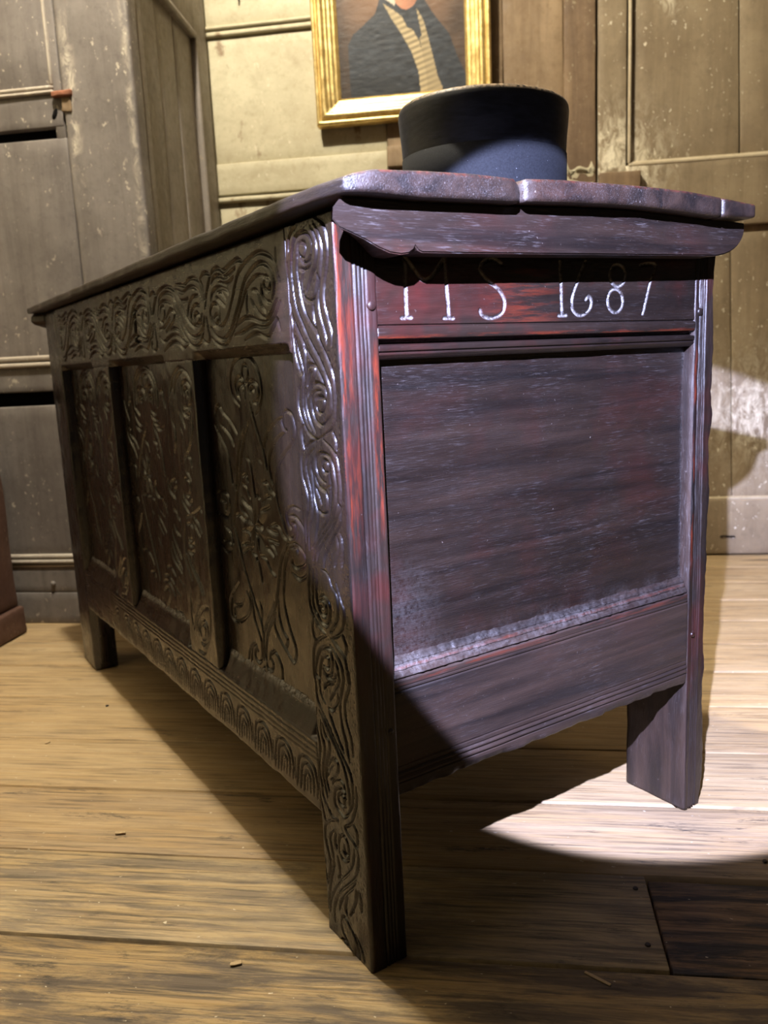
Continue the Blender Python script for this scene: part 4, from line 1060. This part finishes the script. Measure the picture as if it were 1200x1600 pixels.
def cleat(ya, yb, name, ta, tb):
    out = [(-0.0150, 0.7020), (-0.0215, 0.6950), (-0.0225, 0.6860), (-0.0170, 0.6800), (-0.0050, 0.6760), (0.0060, 0.6720), (0.0180, 0.6665), (0.0290, 0.6628), (0.0400, 0.6618),
           (0.0480, 0.6630), (0.0530, 0.6660), (0.0545, 0.6685), (0.0570, 0.6655), (0.0610, 0.6640)]
    for k in range(1, 20):
        x = 0.061 + (0.444 - 0.061) * k / 19
        out.append((x, 0.6638 + 0.0245 * (x - 0.061)))
    for k in range(1, 9):
        t = math.pi / 2 * k / 8
        out.append((0.444 + 0.056 * math.sin(t), 0.6732 + 0.030 * (1 - math.cos(t))))
    out.append((0.5000, 0.7095))
    for k in range(1, 24):
        x = 0.50 - 0.515 * k / 24
        out.append((x, float(np.interp(x, LTX, LTB)) - 0.0005))
    top_n = len(out) - 23
    out = [(x * 1.0107 + 0.0037, z + (0.0012 if i < top_n else 0.0)) for i, (x, z) in enumerate(out)]
    bm = bmesh.new()
    tip = lambda x, t: x + t * max(0.0, min(1.0, (0.034 - x) / 0.05))
    f0 = [bm.verts.new((tip(x, ta), ya, z)) for x, z in out]
    f1 = [bm.verts.new((tip(x, tb), yb, z)) for x, z in out]
    n = len(out)
    bm.faces.new(f0)
    bm.faces.new(f1[::-1])
    for i in range(n):
        bm.faces.new((f0[i], f1[i], f1[(i + 1) % n], f0[(i + 1) % n])[::-1])
    bmesh.ops.recalc_face_normals(bm, faces=bm.faces)
    ed = [e_ for e_ in bm.edges if abs(e_.verts[0].co.y - e_.verts[1].co.y) < 1e-6]
    bmesh.ops.bevel(bm, geom=ed, offset=0.0012, segments=2, affect='EDGES')
    bmesh.ops.triangulate(bm, faces=[f for f in bm.faces if len(f.verts) > 4])
    me = bpy.data.meshes.new(name)
    bm.to_mesh(me)
    bm.free()
    co = np.array([v.co[:] for v in me.vertices])
    set_attr(me, 'wear', 0.35 * np.clip(1 - (co[:, 2] - 0.662 - 0.0245 * np.clip(co[:, 0] - 0.061, 0, 1)) / 0.003, 0, 1) * (co[:, 0] < 0.45))
    o = link(name, me, oak_cleat, lid, False)
    return o


cleat(-0.0335, -0.0060, 'cleat', 0.0, 0.028)
cleat(L + 0.006, L + 0.034, 'cleat', 0.020, 0.0)

# ------------------------------------------------------------------ top hat on the lid
def lathe(name, prof, m, parent, c, n=72, oval=1.05, curl=None):
    P = []
    for (r, z) in prof:
        for k in range(n):
            t = 2 * math.pi * k / n
            p = [c[0] + r * math.cos(t) * oval, c[1] + r * math.sin(t) / oval, z]
            if curl:
                p[2] += curl(r, t)
            P.append(p)
    f = []
    for i in range(len(prof) - 1):
        for k in range(n):
            f.append((i * n + k, i * n + (k + 1) % n, (i + 1) * n + (k + 1) % n, (i + 1) * n + k))
    me = mesh_np(name, np.array(P), np.array(f))
    return link(name, me, m, parent)


g = G('black_plush')
nap = g.noise(g.mp((60, 60, 260)), 1.0, 4, 0.65)
blot = g.noise(g.mp((1, 1, 1.4)), 26.0, 4, 0.65)
c = g.mix(g.rng(nap, 0.35, 0.7), (0.0022, 0.0022, 0.0030), (0.0100, 0.0105, 0.0150))
edge_w = g.math('MULTIPLY', g.attr('wear'), g.rng(g.noise(g.mp((1, 1, 1)), 190.0, 3, 0.6), 0.35, 0.6))
c = g.mix(edge_w, c, (0.42, 0.31, 0.20))  # worn rim, with the bulb's warm glow put into its cream colour
g.b.inputs['Sheen Weight'].default_value = 0.03
g.b.inputs['Sheen Roughness'].default_value = 0.35
g.b.inputs['Sheen Tint'].default_value = (0.55, 0.66, 1.0, 1)
g.bump(g.math('ADD', nap, g.math('MULTIPLY', blot, 0.5)), 0.12, 0.002)
plush = g.out(c, g.rng(blot, 0.3, 0.7, 0.38, 0.62), 0.4)
g = G('blue_black_band')
wv = g.noise(g.mp((500, 500, 500)), 1.0, 2, 0.5)
c = g.mix(g.rng(wv, 0.3, 0.7), (0.0055, 0.0062, 0.0085), (0.0105, 0.012, 0.0155))
lint = g.rng(g.noise(g.mp((1, 1, 1)), 420.0, 2, 0.5), 0.76, 0.79)
c = g.mix(lint, c, (0.35, 0.36, 0.4))
g.bump(wv, 0.2, 0.0006)
felt = g.out(c, 0.85, 0.25)

HC = uvz(0.1185, 0.40, 0)
ZL = float(np.interp(HC[0], LTX, LTT)) + 0.0008
hat = empty('top_hat', (HC[0], HC[1], ZL), 'black plush top hat with a wide dull band standing on the coffer lid', 'hat')
ZT = 0.8775
cr = [(0.0005, ZT - 0.0002), (0.05, ZT), (0.090, ZT - 0.0006), (0.0975, ZT - 0.0014), (0.1007, ZT - 0.0035), (0.1022, ZT - 0.0070), (0.1026, ZT - 0.012), (0.1016, ZT - 0.024), (0.1000, ZT - 0.040),
      (0.0988, ZT - 0.060), (0.0980, ZT - 0.085), (0.0980, ZT - 0.11), (0.0985, ZL + 0.012), (0.100, ZL + 0.006)]
o = lathe('crown', cr, plush, hat, HC)
wv_ = np.zeros(len(o.data.vertices))
for i, (r, z) in enumerate(cr):
    wv_[i * 72:(i + 1) * 72] = 0.9 if 0.097 < r < 0.1015 and z > ZT - 0.006 else 0.0
set_attr(o.data, 'wear', wv_)
lathe('band', [(0.0986, 0.8175), (0.0998, 0.8172), (0.0996, 0.790), (0.0994, 0.760), (0.0998, ZL + 0.008), (0.0985, ZL + 0.007)], felt, hat, HC)
lathe('brim', [(0.0995, ZL + 0.0075), (0.118, ZL + 0.0050), (0.134, ZL + 0.0046), (0.1365, ZL + 0.0035), (0.134, ZL + 0.0020), (0.118, ZL + 0.0022), (0.0995, ZL + 0.0038)], felt, hat, HC,
      curl=lambda r, t: 0.016 * max(0, (r - 0.10) / 0.036) ** 2 * math.sin(t - 0.7) ** 2)

# ------------------------------------------------------------------ portrait in a gilt frame
pic = empty('framed_portrait', tuple(uvz(-0.107, VB - 0.02, 1.21)), 'gilt framed portrait of a man in a dark coat and cream waistcoat', 'painting')
g = G('gilt')
k1 = g.noise(g.mp((1, 1, 1)), 45.0, 5, 0.7)
k2 = g.noise(g.mp((1, 1, 1)), 260.0, 3, 0.6)
c = g.mix(g.rng(k1, 0.35, 0.65), (0.62, 0.42, 0.14), (0.86, 0.66, 0.28))
c = g.mix(g.math('MULTIPLY', g.rng(k2, 0.60, 0.70), 0.6), c, (0.22, 0.10, 0.04))
g.b.inputs['Metallic'].default_value = 0.72
g.bump(k2, 0.25, 0.001)
gilt = g.out(c, g.rng(k1, 0.3, 0.7, 0.28, 0.48))
FO = (-0.3435, 0.1265, 1.213, 1.800)      # outer u0, u1, z0, z1
FW = 0.0675
prof = [(0.0, 0.0), (0.0, 0.030), (0.003, 0.0355), (0.0075, 0.0365), (0.011, 0.033), (0.0125, 0.029), (0.0155, 0.0345), (0.021, 0.0385), (0.027, 0.0385), (0.0315, 0.035), (0.033, 0.030),
        (0.037, 0.0315), (0.041, 0.030), (0.0425, 0.0255), (0.047, 0.0275), (0.052, 0.026), (0.054, 0.021), (0.058, 0.0225), (0.0625, 0.020), (0.0645, 0.015), (FW, 0.0135), (FW, 0.0)]


def frame_side(kind):
    u0, u1, z0, z1 = FO
    P = []
    n = 24
    for s in range(n + 1):
        for (d, h_) in prof:
            if kind == 'bottom':
                a = u0 + d + (u1 - u0 - 2 * d) * s / n
                q = (a, VB - 0.004 - h_, z0 + d)
            elif kind == 'top':
                a = u0 + d + (u1 - u0 - 2 * d) * s / n
                q = (a, VB - 0.004 - h_, z1 - d)
            elif kind == 'left':
                a = z0 + d + (z1 - z0 - 2 * d) * s / n
                q = (u0 + d, VB - 0.004 - h_, a)
            else:
                a = z0 + d + (z1 - z0 - 2 * d) * s / n
                q = (u1 - d, VB - 0.004 - h_, a)
            P.append(q)
    k = len(prof)
    f = []
    for s in range(n):
        for i in range(k - 1):
            f.append((s * k + i, (s + 1) * k + i, (s + 1) * k + i + 1, s * k + i + 1))
    P = np.array(P)
    P[:, 1] -= (P[:, 2] - 1.213) * 0.03          # hangs tipped forward
    P += 0.0005 * np.stack([fbm(P, 40, 1), fbm(P, 40, 2), fbm(P, 40, 3)], 1)
    me = mesh_np('frame_side', to_room(P), np.array(f))
    bm = bmesh.new()
    bm.from_mesh(me)
    bmesh.ops.recalc_face_normals(bm, faces=bm.faces)
    bm.to_mesh(me)
    bm.free()
    o = link('frame_side', me, gilt, pic)
    return o


for kd in ('bottom', 'left', 'right', 'top'):
    frame_side(kd)
u0, u1 = FO[0] + FW - 0.003, FO[1] - FW + 0.003
z0, z1 = FO[2] + FW - 0.003, FO[3] - FW + 0.003
nw, nh = 170, 230
A, B = np.meshgrid(np.linspace(0, 1, nw + 1), np.linspace(0, 1, nh + 1))
# picture units: x across, y down, as laid out on the canvas (780 wide)
PX = 200 + A * 780
PY = 610 - 0.0 * A - B * (z1 - z0) / (u1 - u0) * 780
PY = PY + 0.0


def poly(pts):
    ins = np.zeros_like(PX, bool)
    n = len(pts)
    for i in range(n):
        (xa, ya), (xb, yb) = pts[i], pts[(i + 1) % n]
        c_ = ((ya > PY) != (yb > PY)) & (PX < (xb - xa) * (PY - ya) / (yb - ya + 1e-9) + xa)
        ins ^= c_
    return ins


def sh(pts):          # traced points lean with the view: put them upright on the canvas
    return [(x, y + 0.14 * (x - 200)) for x, y in pts]


rgb = np.zeros(PX.shape + (3,))
nz_ = fbm(np.stack([PX * 0.012, PY * 0.012, PX * 0], -1), 1.0, 3, 4)
rgb[:] = np.array((0.060, 0.036, 0.022)) * (1 + 0.35 * nz_[..., None])
glow = np.exp(-(((PX - 430) / 190) ** 2 + ((PY - 60) / 170) ** 2)) + 0.8 * np.exp(-(((PX - 800) / 110) ** 2 + ((PY - 60) / 160) ** 2))
rgb += glow[..., None] * np.array((0.12, 0.062, 0.030))
rgb *= (0.55 + 0.45 * np.clip((PX - 200) / 120, 0, 1))[..., None]
coat = poly(sh([(265, 610), (265, 300), (300, 235), (350, 195), (440, 115), (475, 20), (500, -60), (700, -60), (730, 10), (800, 110), (880, 200), (930, 330), (985, 440), (985, 700), (265, 700)]))
rgb[coat] = np.array((0.020, 0.024, 0.031))
rgb[coat] *= (1 + 0.55 * fbm(np.stack([PX * 0.02, PY * 0.05, PX * 0], -1), 1.0, 8, 4)[..., None])[coat]
dark = coat & (PY > 480 + 0.14 * (PX - 200) - 0.10 * (PX - 280)) & (PX < 700)
rgb[dark] *= 0.55
creamc = np.array((0.46, 0.36, 0.20))
w1 = poly(sh([(490, 55), (545, 85), (600, 120), (632, 180), (662, 188), (700, 250), (722, 330), (735, 420), (745, 560), (700, 560), (690, 420), (650, 310), (590, 210), (540, 140)]))
w2 = poly(sh([(688, 70), (715, 110), (735, 150), (755, 230), (780, 330), (805, 440), (832, 500), (832, 560), (742, 560), (735, 420), (718, 330), (702, 232), (716, 220), (702, 140)]))
fold = 0.72 + 0.28 * np.sin((PY + 0.3 * PX) * 0.19) * np.exp(-((PX - 660) / 140) ** 2)
for w in (w1, w2):
    rgb[w] = (creamc * fold[..., None])[w]
rgb[w2] *= 0.86
col_ = poly(sh([(480, -20), (500, 30), (560, 65), (575, 10), (560, -20)]))
rgb[col_] = np.array((0.52, 0.46, 0.36))
fx, fy = 630.0, -48.0 + 0.14 * 440
face = ((PX - fx) / 84) ** 2 + ((PY - fy) / 128) ** 2 < 1
hair = (((PX - fx) / 100) ** 2 + ((PY - fy + 30) / 140) ** 2 < 1) & (PY < fy + 30) & ~face
rgb[hair] = np.array((0.05, 0.028, 0.016))
sk = np.array((0.47, 0.20, 0.11))
lum = 0.8 + 0.35 * np.clip((fx + 20 - PX) / 90, -1, 1) + 0.1 * np.clip((fy - PY) / 100, -1, 1)
rgb[face] = (sk * lum[..., None])[face]
top_h = face & (PY < fy - 78)
rgb[top_h] = np.array((0.05, 0.028, 0.016))
for ex in (-32, 32):
    ey_ = ((PX - fx - ex) / 15) ** 2 + ((PY - fy + 6) / 7) ** 2 < 1
    rgb[ey_] = (0.04, 0.025, 0.02)
    br = (np.abs(PX - fx - ex) < 20) & (np.abs(PY - fy + 24) < 4)
    rgb[br] = (0.09, 0.04, 0.02)
nose = (np.abs(PX - fx - 6) < 4) & (PY > fy) & (PY < fy + 44)
rgb[nose] *= 0.7
mouth = (np.abs(PX - fx) < 26) & (np.abs(PY - fy - 72) < 4)
rgb[mouth] = (0.26, 0.08, 0.05)
uu = u0 + A * (u1 - u0)
zz = z0 + B * (z1 - z0)
crk = 0.0002 * fbm(np.stack([uu, zz * 2.2, uu * 0], -1), 60.0, 7, 3)
vv = VB - 0.016 - crk - (zz - 1.213) * 0.03
P = np.stack([uu, vv, zz], -1).reshape(-1, 3)
ids = np.arange(len(P)).reshape(nh + 1, nw + 1)
f = np.stack([ids[:-1, :-1], ids[:-1, 1:], ids[1:, 1:], ids[1:, :-1]], -1).reshape(-1, 4)
me = mesh_np('canvas', to_room(P), f)
ca = me.color_attributes.new('paint', 'FLOAT_COLOR', 'POINT')
ca.data.foreach_set('color', np.c_[np.clip(rgb.reshape(-1, 3), 0, 1), np.ones(len(P))].ravel())
g = G('oil_paint')
at = g.n('ShaderNodeAttribute')
at.attribute_name = 'paint'
g.bump(g.noise(g.mp((1, 1, 1.8)), 130.0, 4, 0.7), 0.22, 0.0015)
link('canvas', me, g.out(at.outputs['Color'], 0.5, 0.35), pic)

# ------------------------------------------------------------------ crumbs of wood on the floor
crumb = plain('pale_splinter', (0.55, 0.40, 0.22), 0.7)
for i, (u, v, s, ln, a, lab) in enumerate((
        (-0.137, 0.002, 0.0035, 1.6, 0.4, 'pale wood chip lying on the floorboards before the near foot of the coffer'),
        (0.212, 0.012, 0.0022, 6.0, -0.6, 'long thin wood splinter lying on the dark boards at the lower right'),
        (-0.36, 0.215, 0.0030, 2.2, 0.2, 'whitish wood chip lying on the honey boards left of the coffer'),
        (-0.60, 0.455, 0.0040, 1.1, 0.9, 'round pale wood chip on the boards at the left edge'))):
    me = rbox_mesh('wood_chip', (-s * ln, -s * 0.7, 0.0), (s * ln, s * 0.7, s * 0.5), (6, 4, 4), s * 0.22, s * 0.12, 300.0, i)
    o = link('wood_chip', me, crumb)
    o.location = uvz(u, v, 0.0006)
    o.rotation_euler = (0, 0, ROOM_ROT + a)
    tag(o, lab, 'wood chip', 'wood chips on the floor')
